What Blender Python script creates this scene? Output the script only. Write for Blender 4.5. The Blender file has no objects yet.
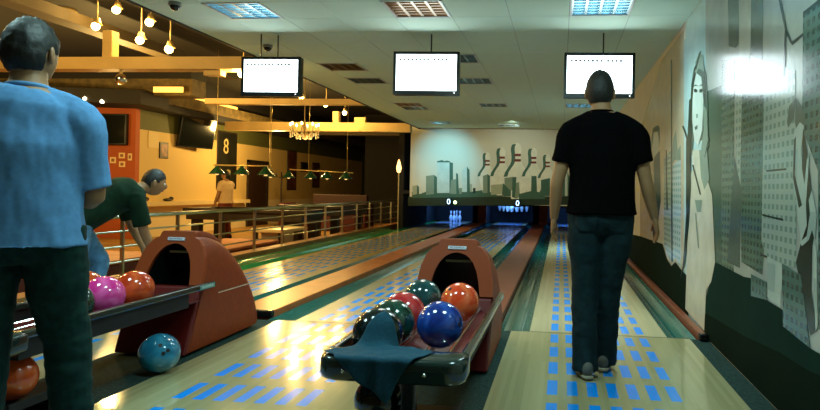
import bpy, bmesh, math, random
from mathutils import Vector, Matrix, noise, geometry
from mathutils.bvhtree import BVHTree
random.seed(7)
S = bpy.context.scene
COL = S.collection
PI = math.pi
V = Vector

# ------------------------------------------------------------------ helpers
def link(o, parent=None):
    COL.objects.link(o)
    if parent is not None:
        o.parent = parent
    return o

def empty(name, loc, label, cat, group=None, rz=0.0):
    o = bpy.data.objects.new(name, None)
    o.location = loc
    o.rotation_euler = (0, 0, rz)
    o.empty_display_size = 0.1
    link(o)
    return tag(o, label, cat, group)

def tag(o, label, cat, group=None):
    o['label'] = label
    o['category'] = cat
    if group:
        o['group'] = group
    return o

def obj(name, bm, mats, parent=None, smooth=False, label=None, loc=None):
    me = bpy.data.meshes.new(name)
    if not isinstance(bm, bpy.types.Mesh):
        bmesh.ops.recalc_face_normals(bm, faces=bm.faces)
        bm.to_mesh(me)
        bm.free()
    else:
        me = bm
    for m in (mats if isinstance(mats, (list, tuple)) else [mats]):
        me.materials.append(m)
    if smooth:
        me.polygons.foreach_set('use_smooth', [True] * len(me.polygons))
    o = bpy.data.objects.new(name, me)
    if loc is not None:
        o.location = loc
    link(o, parent)
    if label:
        o['label'] = label
    return o

def struct(name, bm, mats, parent=None, smooth=False):
    o = obj(name, bm, mats, parent, smooth)
    o['kind'] = 'structure'
    return o

def copy_tree(o, parent=None):
    c = o.copy()
    COL.objects.link(c)
    c.parent = parent
    for ch in o.children:
        copy_tree(ch, c)
    return c

def NB():
    return bmesh.new()

def box(bm, x0, x1, y0, y1, z0, z1, mi=0):
    vs = [bm.verts.new(p) for p in ((x0, y0, z0), (x1, y0, z0), (x1, y1, z0), (x0, y1, z0),
                                    (x0, y0, z1), (x1, y0, z1), (x1, y1, z1), (x0, y1, z1))]
    for f in ((0, 3, 2, 1), (4, 5, 6, 7), (0, 1, 5, 4), (1, 2, 6, 5), (2, 3, 7, 6), (3, 0, 4, 7)):
        bm.faces.new([vs[i] for i in f]).material_index = mi
    return bm

def bbox(x0, x1, y0, y1, z0, z1, b=0.01, seg=2):
    bm = NB()
    box(bm, x0, x1, y0, y1, z0, z1)
    if b > 0:
        bmesh.ops.bevel(bm, geom=list(bm.edges), offset=b, segments=seg, affect='EDGES', profile=0.5)
    return bm

def cyl(bm, p0, p1, r0, r1=None, n=14, mi=0):
    r1 = r0 if r1 is None else r1
    p0, p1 = V(p0), V(p1)
    t = (p1 - p0).normalized()
    a = V((0, 0, 1)) if abs(t.z) < 0.9 else V((1, 0, 0))
    s = t.cross(a).normalized()
    f = s.cross(t)
    R = []
    for p, r in ((p0, r0), (p1, r1)):
        R.append([bm.verts.new(p + s * (math.cos(k * 2 * PI / n) * r) + f * (math.sin(k * 2 * PI / n) * r)) for k in range(n)])
    for k in range(n):
        bm.faces.new((R[0][k], R[0][(k + 1) % n], R[1][(k + 1) % n], R[1][k])).material_index = mi
    bm.faces.new(R[0][::-1]).material_index = mi
    bm.faces.new(R[1]).material_index = mi
    return bm

def lathe(bm, prof, n=24, c=(0, 0, 0), mi=0):
    c = V(c)
    rings = []
    for r, z in prof:
        if r < 1e-5:
            rings.append([bm.verts.new(c + V((0, 0, z)))])
        else:
            rings.append([bm.verts.new(c + V((r * math.cos(2 * PI * k / n), r * math.sin(2 * PI * k / n), z))) for k in range(n)])
    for a, b in zip(rings, rings[1:]):
        for k in range(n):
            j = (k + 1) % n
            if len(a) == 1 and len(b) > 1:
                f = (a[0], b[k], b[j])
            elif len(b) == 1 and len(a) > 1:
                f = (a[k], a[j], b[0])
            elif len(a) > 1:
                f = (a[k], a[j], b[j], b[k])
            else:
                continue
            bm.faces.new(f).material_index = mi
    return bm

def ball_mesh(bm, c, r, seg=32, scale=(1, 1, 1)):
    M = Matrix.Translation(V(c)) @ Matrix.Diagonal((scale[0], scale[1], scale[2], 1))
    bmesh.ops.create_uvsphere(bm, u_segments=seg, v_segments=max(8, seg * 5 // 8), radius=r, matrix=M)
    return bm

def sweep(bm, C, RX, RY, lat=(1, 0, 0), n=20, e=1.0, dome=True):
    """closed loft of elliptical rings along C; lat = direction of the rx axis"""
    C = [V(c) for c in C]
    lat = V(lat)
    if dome:
        t0 = (C[0] - C[1]).normalized()
        t1 = (C[-1] - C[-2]).normalized()
        r0, r1 = min(RX[0], RY[0]), min(RX[-1], RY[-1])
        C = [C[0] + t0 * r0 * .55, C[0] + t0 * r0 * .38] + C + [C[-1] + t1 * r1 * .38, C[-1] + t1 * r1 * .55]
        RX = [RX[0] * .35, RX[0] * .78] + list(RX) + [RX[-1] * .78, RX[-1] * .35]
        RY = [RY[0] * .35, RY[0] * .78] + list(RY) + [RY[-1] * .78, RY[-1] * .35]
    rings = []
    for i, c in enumerate(C):
        t = (C[min(i + 1, len(C) - 1)] - C[max(i - 1, 0)]).normalized()
        s = (lat - t * lat.dot(t)).normalized()
        f = t.cross(s)
        ring = []
        for k in range(n):
            a = 2 * PI * k / n
            ca, sa = math.cos(a), math.sin(a)
            ca = math.copysign(abs(ca) ** e, ca)
            sa = math.copysign(abs(sa) ** e, sa)
            ring.append(bm.verts.new(c + s * (RX[i] * ca) + f * (RY[i] * sa)))
        rings.append(ring)
    for a, b in zip(rings, rings[1:]):
        for k in range(n):
            bm.faces.new((a[k], a[(k + 1) % n], b[(k + 1) % n], b[k]))
    bm.faces.new(rings[0][::-1])
    bm.faces.new(rings[-1])
    return bm

def limb(bm, P, R, n=14, lat=(1, 0, 0)):
    return sweep(bm, P, R, R, lat, n)

def smooth_path(P, R, k=4):
    """Catmull-Rom resample of points and radii"""
    P = [V(p) for p in P]
    out, rad = [], []
    for i in range(len(P) - 1):
        p0, p1, p2, p3 = P[max(i - 1, 0)], P[i], P[i + 1], P[min(i + 2, len(P) - 1)]
        for j in range(k):
            t = j / k
            out.append(0.5 * ((2 * p1) + (p2 - p0) * t + (2 * p0 - 5 * p1 + 4 * p2 - p3) * t * t + (3 * p1 - p0 - 3 * p2 + p3) * t ** 3))
            u = t * t * (3 - 2 * t)
            rad.append(R[i] * (1 - u) + R[i + 1] * u)
    out.append(P[-1])
    rad.append(R[-1])
    return out, rad

def tube(bm, P, r, n=10, k=6):
    Q, R = smooth_path(P, [r] * len(P), k)
    return sweep(bm, Q, R, R, (0.31, 0.17, 0.93), n, dome=False)

def remesh(bm, voxel, smooth_it=3):
    bmesh.ops.recalc_face_normals(bm, faces=bm.faces)
    me = bpy.data.meshes.new('tmp')
    bm.to_mesh(me)
    bm.free()
    o = bpy.data.objects.new('tmp', me)
    COL.objects.link(o)
    m = o.modifiers.new('r', 'REMESH')
    m.mode = 'VOXEL'
    m.voxel_size = voxel
    if smooth_it:
        s = o.modifiers.new('s', 'SMOOTH')
        s.iterations = smooth_it
        s.factor = 0.5
    dg = bpy.context.evaluated_depsgraph_get()
    dg.update()
    out = bpy.data.meshes.new_from_object(o.evaluated_get(dg))
    bpy.data.objects.remove(o)
    b = bmesh.new()
    b.from_mesh(out)
    return b

def wrinkle(bm, amp, scale, seed=0.0, stretch=(1, 1, 1), zr=None):
    bm.normal_update()
    for v in bm.verts:
        p = V((v.co.x * stretch[0], v.co.y * stretch[1], v.co.z * stretch[2])) * scale + V((seed, seed * .7, 0))
        d = noise.noise(p) + .5 * noise.noise(p * 2.1)
        a = amp if zr is None else amp * max(0.15, min(1, zr(v.co)))
        v.co += v.normal * d * a
    return bm

# ------------------------------------------------------------------ materials
MATS = {}
def mat(name, col, rough=0.5, metal=0.0, emit=None, estr=0.0, var=0.0, vscale=8.0, coat=0.0, bump=0.0, spec=0.5, vstretch=None):
    if name in MATS:
        return MATS[name]
    m = bpy.data.materials.new(name)
    m.use_nodes = True
    nt = m.node_tree
    b = nt.nodes['Principled BSDF']
    b.inputs['Base Color'].default_value = (*col, 1)
    b.inputs['Roughness'].default_value = rough
    b.inputs['Metallic'].default_value = metal
    b.inputs['Specular IOR Level'].default_value = spec
    b.inputs['Coat Weight'].default_value = coat
    b.inputs['Coat Roughness'].default_value = 0.06
    if emit is not None:
        b.inputs['Emission Color'].default_value = (*emit, 1)
        b.inputs['Emission Strength'].default_value = estr
    if var > 0 or bump > 0:
        tc = nt.nodes.new('ShaderNodeTexCoord')
        mp = nt.nodes.new('ShaderNodeMapping')
        mp.inputs['Scale'].default_value = vstretch or (1, 1, 1)
        nz = nt.nodes.new('ShaderNodeTexNoise')
        nz.inputs['Scale'].default_value = vscale
        nz.inputs['Detail'].default_value = 5
        nt.links.new(tc.outputs['Object'], mp.inputs[0])
        nt.links.new(mp.outputs[0], nz.inputs['Vector'])
        if var > 0:
            cr = nt.nodes.new('ShaderNodeValToRGB')
            cr.color_ramp.elements[0].position = 0.3
            cr.color_ramp.elements[1].position = 0.7
            cr.color_ramp.elements[0].color = (*[c * (1 - var) for c in col], 1)
            cr.color_ramp.elements[1].color = (*[min(1, c * (1 + var)) for c in col], 1)
            nt.links.new(nz.outputs['Fac'], cr.inputs[0])
            nt.links.new(cr.outputs[0], b.inputs['Base Color'])
        if bump > 0:
            bp = nt.nodes.new('ShaderNodeBump')
            bp.inputs['Strength'].default_value = bump
            bp.inputs['Distance'].default_value = 0.01
            nt.links.new(nz.outputs['Fac'], bp.inputs['Height'])
            nt.links.new(bp.outputs[0], b.inputs['Normal'])
    MATS[name] = m
    return m

class NT:
    """tiny node builder"""
    def __init__(self, m):
        self.t = m.node_tree
    def val(self, x, node, idx):
        if isinstance(x, (int, float)):
            node.inputs[idx].default_value = x
        else:
            self.t.links.new(x, node.inputs[idx])
    def m(self, op, a, b=0.0, c=None):
        n = self.t.nodes.new('ShaderNodeMath')
        n.operation = op
        self.val(a, n, 0)
        self.val(b, n, 1)
        if c is not None:
            self.val(c, n, 2)
        return n.outputs[0]
    def mix(self, f, a, b):
        n = self.t.nodes.new('ShaderNodeMix')
        n.data_type = 'RGBA'
        self.val(f, n, 0)
        for x, i in ((a, 6), (b, 7)):
            if isinstance(x, tuple):
                n.inputs[i].default_value = (*x, 1)
            else:
                self.t.links.new(x, n.inputs[i])
        return n.outputs[2]
    def xyz(self):
        tc = self.t.nodes.new('ShaderNodeTexCoord')
        sp = self.t.nodes.new('ShaderNodeSeparateXYZ')
        self.t.links.new(tc.outputs['Object'], sp.inputs[0])
        return sp.outputs

def lane_mat(name, c0, c1, rough, y0=3.7, coat=0.3):
    """narrow maple boards along the lane with inlaid blue oblong markers in seven columns"""
    m = mat(name, c0, rough, coat=coat)
    g = NT(m)
    b = m.node_tree.nodes['Principled BSDF']
    x, y, z = g.xyz()
    bi = g.m('FLOOR', g.m('DIVIDE', x, 0.0275))
    wn = m.node_tree.nodes.new('ShaderNodeTexWhiteNoise')
    wn.noise_dimensions = '2D'
    cb = m.node_tree.nodes.new('ShaderNodeCombineXYZ')
    g.val(bi, cb, 0)
    g.val(g.m('FLOOR', g.m('DIVIDE', g.m('ADD', y, g.m('MULTIPLY', bi, 0.37)), 1.3)), cb, 1)
    m.node_tree.links.new(cb.outputs[0], wn.inputs[0])
    nz = m.node_tree.nodes.new('ShaderNodeTexNoise')
    nz.inputs['Scale'].default_value = 1.0
    nz.inputs['Detail'].default_value = 4
    c2 = m.node_tree.nodes.new('ShaderNodeCombineXYZ')
    g.val(g.m('MULTIPLY', x, 120.0), c2, 0)
    g.val(g.m('MULTIPLY', y, 3.0), c2, 1)
    m.node_tree.links.new(c2.outputs[0], nz.inputs['Vector'])
    f = g.m('ADD', g.m('MULTIPLY', wn.outputs[0], 0.6), g.m('MULTIPLY', nz.outputs[0], 0.4))
    wood = g.mix(f, c0, c1)
    fx = g.m('ABSOLUTE', g.m('SUBTRACT', g.m('FRACT', g.m('ADD', g.m('DIVIDE', x, 0.112), 0.5)), 0.5))
    mx = g.m('LESS_THAN', fx, 0.26)
    mw = g.m('LESS_THAN', g.m('ABSOLUTE', x), 0.385)
    fy = g.m('ABSOLUTE', g.m('SUBTRACT', g.m('FRACT', g.m('ADD', g.m('DIVIDE', g.m('SUBTRACT', y, y0), 0.41), 0.5)), 0.5))
    my = g.m('LESS_THAN', fy, 0.33)
    msk = g.m('MULTIPLY', g.m('MULTIPLY', mx, my), mw)
    colr = g.mix(msk, wood, (0.006, 0.28, 0.95))
    m.node_tree.links.new(colr, b.inputs['Base Color'])
    return m

def window_mat(name, base, dark, sy, sz, fill_y=0.55, fill_z=0.5, rough=0.16):
    """a drawn tower front: rows of small windows across the flat of the wall"""
    m = mat(name, base, rough, spec=0.4)
    g = NT(m)
    b = m.node_tree.nodes['Principled BSDF']
    x, y, z = g.xyz()
    fy = g.m('LESS_THAN', g.m('FRACT', g.m('DIVIDE', y, sy)), fill_y)
    fz = g.m('LESS_THAN', g.m('FRACT', g.m('DIVIDE', z, sz)), fill_z)
    colr = g.mix(g.m('MULTIPLY', fy, fz), base, dark)
    m.node_tree.links.new(colr, b.inputs['Base Color'])
    return m

def swirl_mat(name, a, c, scale=7.0, rough=0.12):
    m = mat(name, a, rough, coat=0.6)
    nt = m.node_tree
    b = nt.nodes['Principled BSDF']
    tc = nt.nodes.new('ShaderNodeTexCoord')
    nz = nt.nodes.new('ShaderNodeTexNoise')
    nz.inputs['Scale'].default_value = scale
    nz.inputs['Detail'].default_value = 6
    nz.inputs['Distortion'].default_value = 1.6
    cr = nt.nodes.new('ShaderNodeValToRGB')
    cr.color_ramp.elements[0].position = 0.38
    cr.color_ramp.elements[1].position = 0.66
    cr.color_ramp.elements[0].color = (*a, 1)
    cr.color_ramp.elements[1].color = (*c, 1)
    nt.links.new(tc.outputs['Object'], nz.inputs['Vector'])
    nt.links.new(nz.outputs['Fac'], cr.inputs[0])
    nt.links.new(cr.outputs[0], b.inputs['Base Color'])
    return m

carpet = mat('carpet', (0.012, 0.035, 0.030), 0.9, var=0.5, vscale=60, bump=0.3, spec=0.2)
appr_m = lane_mat('approach_maple', (0.33, 0.30, 0.145), (0.43, 0.385, 0.205), 0.15, coat=0.4)
lane_m = lane_mat('lane_maple', (0.40, 0.35, 0.20), (0.52, 0.45, 0.27), 0.20, coat=0.15)
gutter_m = mat('gutter_teal', (0.008, 0.115, 0.095), 0.16, coat=0.5)
gutter_g = mat('gutter_green_lit', (0.02, 0.36, 0.10), 0.18, coat=0.5)  # green light on the left gutter is put into this colour
cap_m = mat('capping_warm_lit', (0.42, 0.13, 0.035), 0.35, var=0.2, vscale=4)  # warm light on the left board is put into this brighter brown
cap_dk = mat('capping_maroon', (0.20, 0.055, 0.028), 0.35, var=0.2, vscale=4)
black_pl = mat('black_plastic', (0.006, 0.008, 0.008), 0.25)
black_mt = mat('black_matt', (0.006, 0.006, 0.006), 0.7)
pit_m = mat('pit_black', (0.004, 0.004, 0.005), 0.8)
steel = mat('brushed_steel', (0.55, 0.53, 0.42), 0.28, metal=1.0)
chrome = mat('chrome', (0.75, 0.75, 0.72), 0.12, metal=1.0)
rust_m = mat('return_terracotta', (0.215, 0.033, 0.005), 0.5, var=0.12, vscale=30, spec=0.2)
rust_lt = mat('return_arch', (0.30, 0.052, 0.010), 0.5, spec=0.2)
rust_dk = mat('return_dark_red', (0.13, 0.006, 0.004), 0.4)
bumper_m = mat('bumper_black', (0.008, 0.022, 0.018), 0.18, coat=0.5)
white_tile = mat('ceiling_tile', (0.62, 0.77, 0.64), 0.9, spec=0.1)

# painted shapes of the two murals: (colour, [(along the wall, height), ...]) in metres
CITY = [
  ('w_warm', [(9.797,2.053),(7.778,2.688),(6.412,2.703),(6.099,0.005),(9.422,0.005)]),
  ('w_cyan', [(6.401,2.603),(5.444,2.545),(5.211,0.057),(6.123,0.092)]),
  ('w_pale', [(5.476,2.755),(4.708,2.755),(3.346,2.388),(2.78,2.169),(2.705,0.593),(5.24,0.365)]),
  ('p_blue', [(7.1,1.241),(6.931,1.396),(6.644,1.446),(6.426,1.445),(6.309,0.412),(6.586,0.478),(6.811,0.414),(7.003,0.467)]),
  ('p_win', [(7.472,1.495),(7.015,1.579),(6.87,0.407),(7.345,0.533)]),
  ('p_light', [(8.409,1.897),(8.149,1.911),(7.894,1.838),(7.865,1.633),(8.183,1.554),(8.374,1.665)]),
  ('p_dark', [(8.655,1.683),(8.416,1.949),(7.989,1.944),(7.823,1.891),(7.793,1.676),(7.977,1.858),(8.319,1.889),(8.466,1.671)]),
  ('p_dark', [(8.27,1.559),(7.787,1.628),(7.63,1.041),(7.888,0.655),(8.207,0.535),(8.212,1.157)]),
  ('p_dark', [(7.136,2.559),(7.072,2.546),(6.752,0.42),(6.84,0.411)]),
  ('p_mid', [(6.904,1.677),(6.738,1.766),(6.601,1.553),(6.443,1.592),(6.426,1.445),(6.76,1.461),(6.933,1.417)]),
  ('p_dark', [(7.346,1.6),(7.277,1.596),(7.127,0.94),(7.226,0.937)]),
  ('p_grey', [(4.753,2.647),(4.435,2.544),(4.427,2.118),(4.5,2.107),(4.686,2.162)]),
  ('p_grey', [(4.158,2.454),(3.915,2.375),(3.902,1.906),(4.167,1.984)]),
  ('p_win2', [(5.388,1.946),(4.864,1.917),(4.753,0.61),(4.933,0.619),(5.226,0.587)]),
  ('p_win3', [(4.879,2.103),(4.519,2.03),(4.429,0.568),(4.752,0.596)]),
  ('p_light', [(4.46,2.552),(4.158,2.454),(4.148,2.017),(4.204,1.891),(4.337,1.864),(4.389,1.938)]),
  ('p_win', [(4.508,1.893),(4.311,1.827),(4.26,1.151),(4.377,1.151)]),
  ('p_win2', [(4.322,1.978),(3.864,1.886),(3.794,0.84),(3.819,0.667),(4.249,0.694),(4.316,1.28)]),
  ('p_grey', [(4.467,1.372),(4.283,1.151),(4.292,0.651),(4.591,0.657),(4.538,0.982)]),
  ('p_win', [(3.865,1.898),(3.364,1.747),(3.294,0.769),(3.735,0.75),(3.851,0.864)]),
  ('p_dark', [(3.787,1.263),(3.463,1.262),(3.462,1.252),(3.786,1.252)]),
  ('p_dark', [(3.842,1.013),(3.492,1.0),(3.491,0.989),(3.841,1.002)]),
  ('p_dark', [(3.845,0.784),(3.737,0.783),(3.737,0.772),(3.844,0.773)]),
  ('p_light2', [(3.737,0.783),(3.478,0.763),(3.509,0.535),(3.723,0.558)]),
  ('p_win4', [(3.272,2.006),(2.917,2.016),(2.869,1.043),(3.253,1.448)]),
  ('p_dark', [(3.272,2.011),(2.917,2.02),(2.916,2.003),(3.271,1.991)]),
  ('p_dark', [(3.652,2.208),(3.62,2.198),(3.491,1.978),(3.414,1.898),(3.428,1.891),(3.521,1.975)]),
  ('p_dark', [(3.529,1.987),(3.499,1.98),(3.515,1.744),(3.538,1.748)]),
  ('p_dark', [(3.429,1.901),(3.266,1.908),(3.266,1.898),(3.413,1.883)]),
  ('p_grey', [(3.463,1.499),(3.438,1.578),(3.342,1.605),(3.364,1.508),(3.446,1.466)]),
  ('p_grey', [(3.342,1.605),(3.259,1.554),(3.216,1.458),(3.303,1.394),(3.349,1.486)]),
  ('p_light2', [(3.359,1.438),(3.281,1.479),(3.228,1.455),(3.26,1.342),(3.199,1.149),(3.165,0.986),(3.235,0.9),(3.313,1.1),(3.376,1.239)]),
  ('p_dark', [(3.24,1.446),(3.184,1.337),(3.126,1.172),(3.058,0.991),(3.1,0.897),(3.1,0.692),(3.022,0.525),(3.101,0.485),(3.237,0.695),(3.295,0.798),(3.235,0.896),(3.165,0.986),(3.185,1.126),(3.242,1.255)]),
  ('p_dark', [(3.357,1.398),(3.331,1.416),(3.333,1.223),(3.232,1.077),(3.271,1.062),(3.36,1.209)]),
  ('p_light2', [(3.181,1.29),(3.147,1.335),(3.182,1.079),(3.211,1.149)]),
  ('p_light2', [(3.147,1.103),(3.113,1.149),(3.049,1.036),(3.066,0.923),(3.116,0.988)]),
  ('p_light2', [(3.131,1.034),(3.092,0.976),(3.137,0.917),(3.221,0.882),(3.248,0.899),(3.162,0.934)]),
  ('p_light2', [(3.078,0.922),(3.041,0.88),(3.012,0.549),(3.033,0.514),(3.066,0.697)]),
  ('p_win4', [(3.053,1.329),(2.884,1.361),(2.845,0.563),(3.0,0.53)]),
  ('p_win4', [(3.493,0.771),(3.227,0.744),(3.169,0.611),(3.098,0.427),(3.459,0.452)]),
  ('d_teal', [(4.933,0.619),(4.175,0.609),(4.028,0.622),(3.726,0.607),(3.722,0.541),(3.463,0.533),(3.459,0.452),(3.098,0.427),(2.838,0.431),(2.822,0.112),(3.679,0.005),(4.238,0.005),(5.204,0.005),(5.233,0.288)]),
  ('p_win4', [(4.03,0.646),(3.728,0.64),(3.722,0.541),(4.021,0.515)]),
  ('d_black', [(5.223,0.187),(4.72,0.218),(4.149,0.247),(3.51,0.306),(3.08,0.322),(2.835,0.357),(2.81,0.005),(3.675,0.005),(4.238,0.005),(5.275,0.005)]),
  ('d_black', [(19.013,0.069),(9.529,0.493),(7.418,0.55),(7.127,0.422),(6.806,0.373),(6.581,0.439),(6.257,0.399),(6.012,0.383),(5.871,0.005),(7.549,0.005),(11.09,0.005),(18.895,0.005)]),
  ('p_skirt', [(6.014,1.262),(5.72,1.369),(5.289,1.264),(5.072,1.114),(4.933,0.619),(5.045,0.456),(5.206,0.37),(5.245,0.041),(6.026,0.073),(5.99,0.612)]),
  ('p_mid', [(5.61,1.491),(5.273,1.469),(5.182,1.23),(5.35,1.153),(5.554,1.32)]),
  ('p_skirt', [(5.861,1.506),(5.57,1.488),(5.419,1.104),(5.62,1.187),(5.847,1.374)]),
  ('p_grey', [(5.972,1.514),(5.987,1.875),(5.967,2.107),(5.87,2.232),(5.686,2.266),(5.487,2.209),(5.364,2.072),(5.289,1.836),(5.223,1.498),(5.374,1.411),(5.463,1.563),(5.826,1.592),(5.855,1.453)]),
  ('p_face', [(5.888,2.023),(5.758,2.168),(5.552,2.097),(5.445,1.89),(5.471,1.646),(5.613,1.525),(5.784,1.589),(5.888,1.774)]),
  ('p_mid', [(5.811,2.273),(5.652,2.327),(5.492,2.26),(5.441,2.118),(5.639,2.188),(5.798,2.149)]),
  ('p_dark', [(5.846,2.21),(5.613,2.327),(5.573,2.318),(5.761,2.194)]),
  ('p_dark', [(5.85,2.035),(5.787,2.038),(5.681,2.008),(5.699,1.99),(5.805,2.006)]),
  ('p_dark', [(5.862,2.067),(5.769,2.07),(5.676,2.042),(5.768,2.058)]),
  ('p_dark', [(5.62,1.999),(5.543,1.999),(5.465,1.974),(5.501,1.96),(5.598,1.974)]),
  ('p_dark', [(5.624,2.033),(5.546,2.036),(5.456,2.002),(5.545,2.025)]),
  ('p_dark', [(5.955,1.997),(5.917,2.134),(5.802,2.184),(5.757,2.159),(5.857,2.106),(5.882,1.969)]),
  ('p_dark', [(5.447,1.906),(5.441,2.036),(5.495,2.095),(5.438,2.085),(5.375,1.993),(5.379,1.848)]),
  ('p_mid', [(6.031,1.863),(5.925,1.921),(5.903,1.705),(5.987,1.659)]),
  ('p_dark', [(5.391,1.785),(5.261,1.722),(5.325,1.649),(5.21,1.544),(5.344,1.474),(5.388,1.558),(5.341,1.634),(5.421,1.707)]),
  ('p_mid', [(5.722,1.808),(5.64,1.798),(5.657,1.766),(5.719,1.773)]),
  ('p_red', [(5.774,1.701),(5.651,1.706),(5.648,1.672),(5.75,1.673)]),
  ('p_dark', [(6.043,1.974),(5.931,1.976),(5.89,1.792),(5.905,1.509),(6.088,1.521),(6.065,1.748)]),
  ('p_mid', [(5.453,1.858),(5.302,1.79),(5.245,1.546),(5.34,1.425),(5.493,1.483),(5.397,1.656)]),
  ('p_dark', [(6.359,1.768),(6.283,1.761),(6.002,1.588),(6.047,1.573)]),
  ('p_dark', [(6.145,1.617),(5.936,1.601),(5.872,1.198),(5.924,0.841),(6.071,0.495),(6.297,0.299),(6.167,0.484),(6.071,0.925)]),
  ('p_dark', [(5.847,1.374),(5.782,1.371),(5.458,1.12),(5.495,1.111)]),
  ('p_mid', [(5.689,1.067),(5.416,1.071),(5.444,0.973),(5.598,0.968)]),
  ('p_mid', [(5.678,0.957),(5.637,0.958),(5.491,0.674),(5.529,0.67)]),
]
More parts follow.
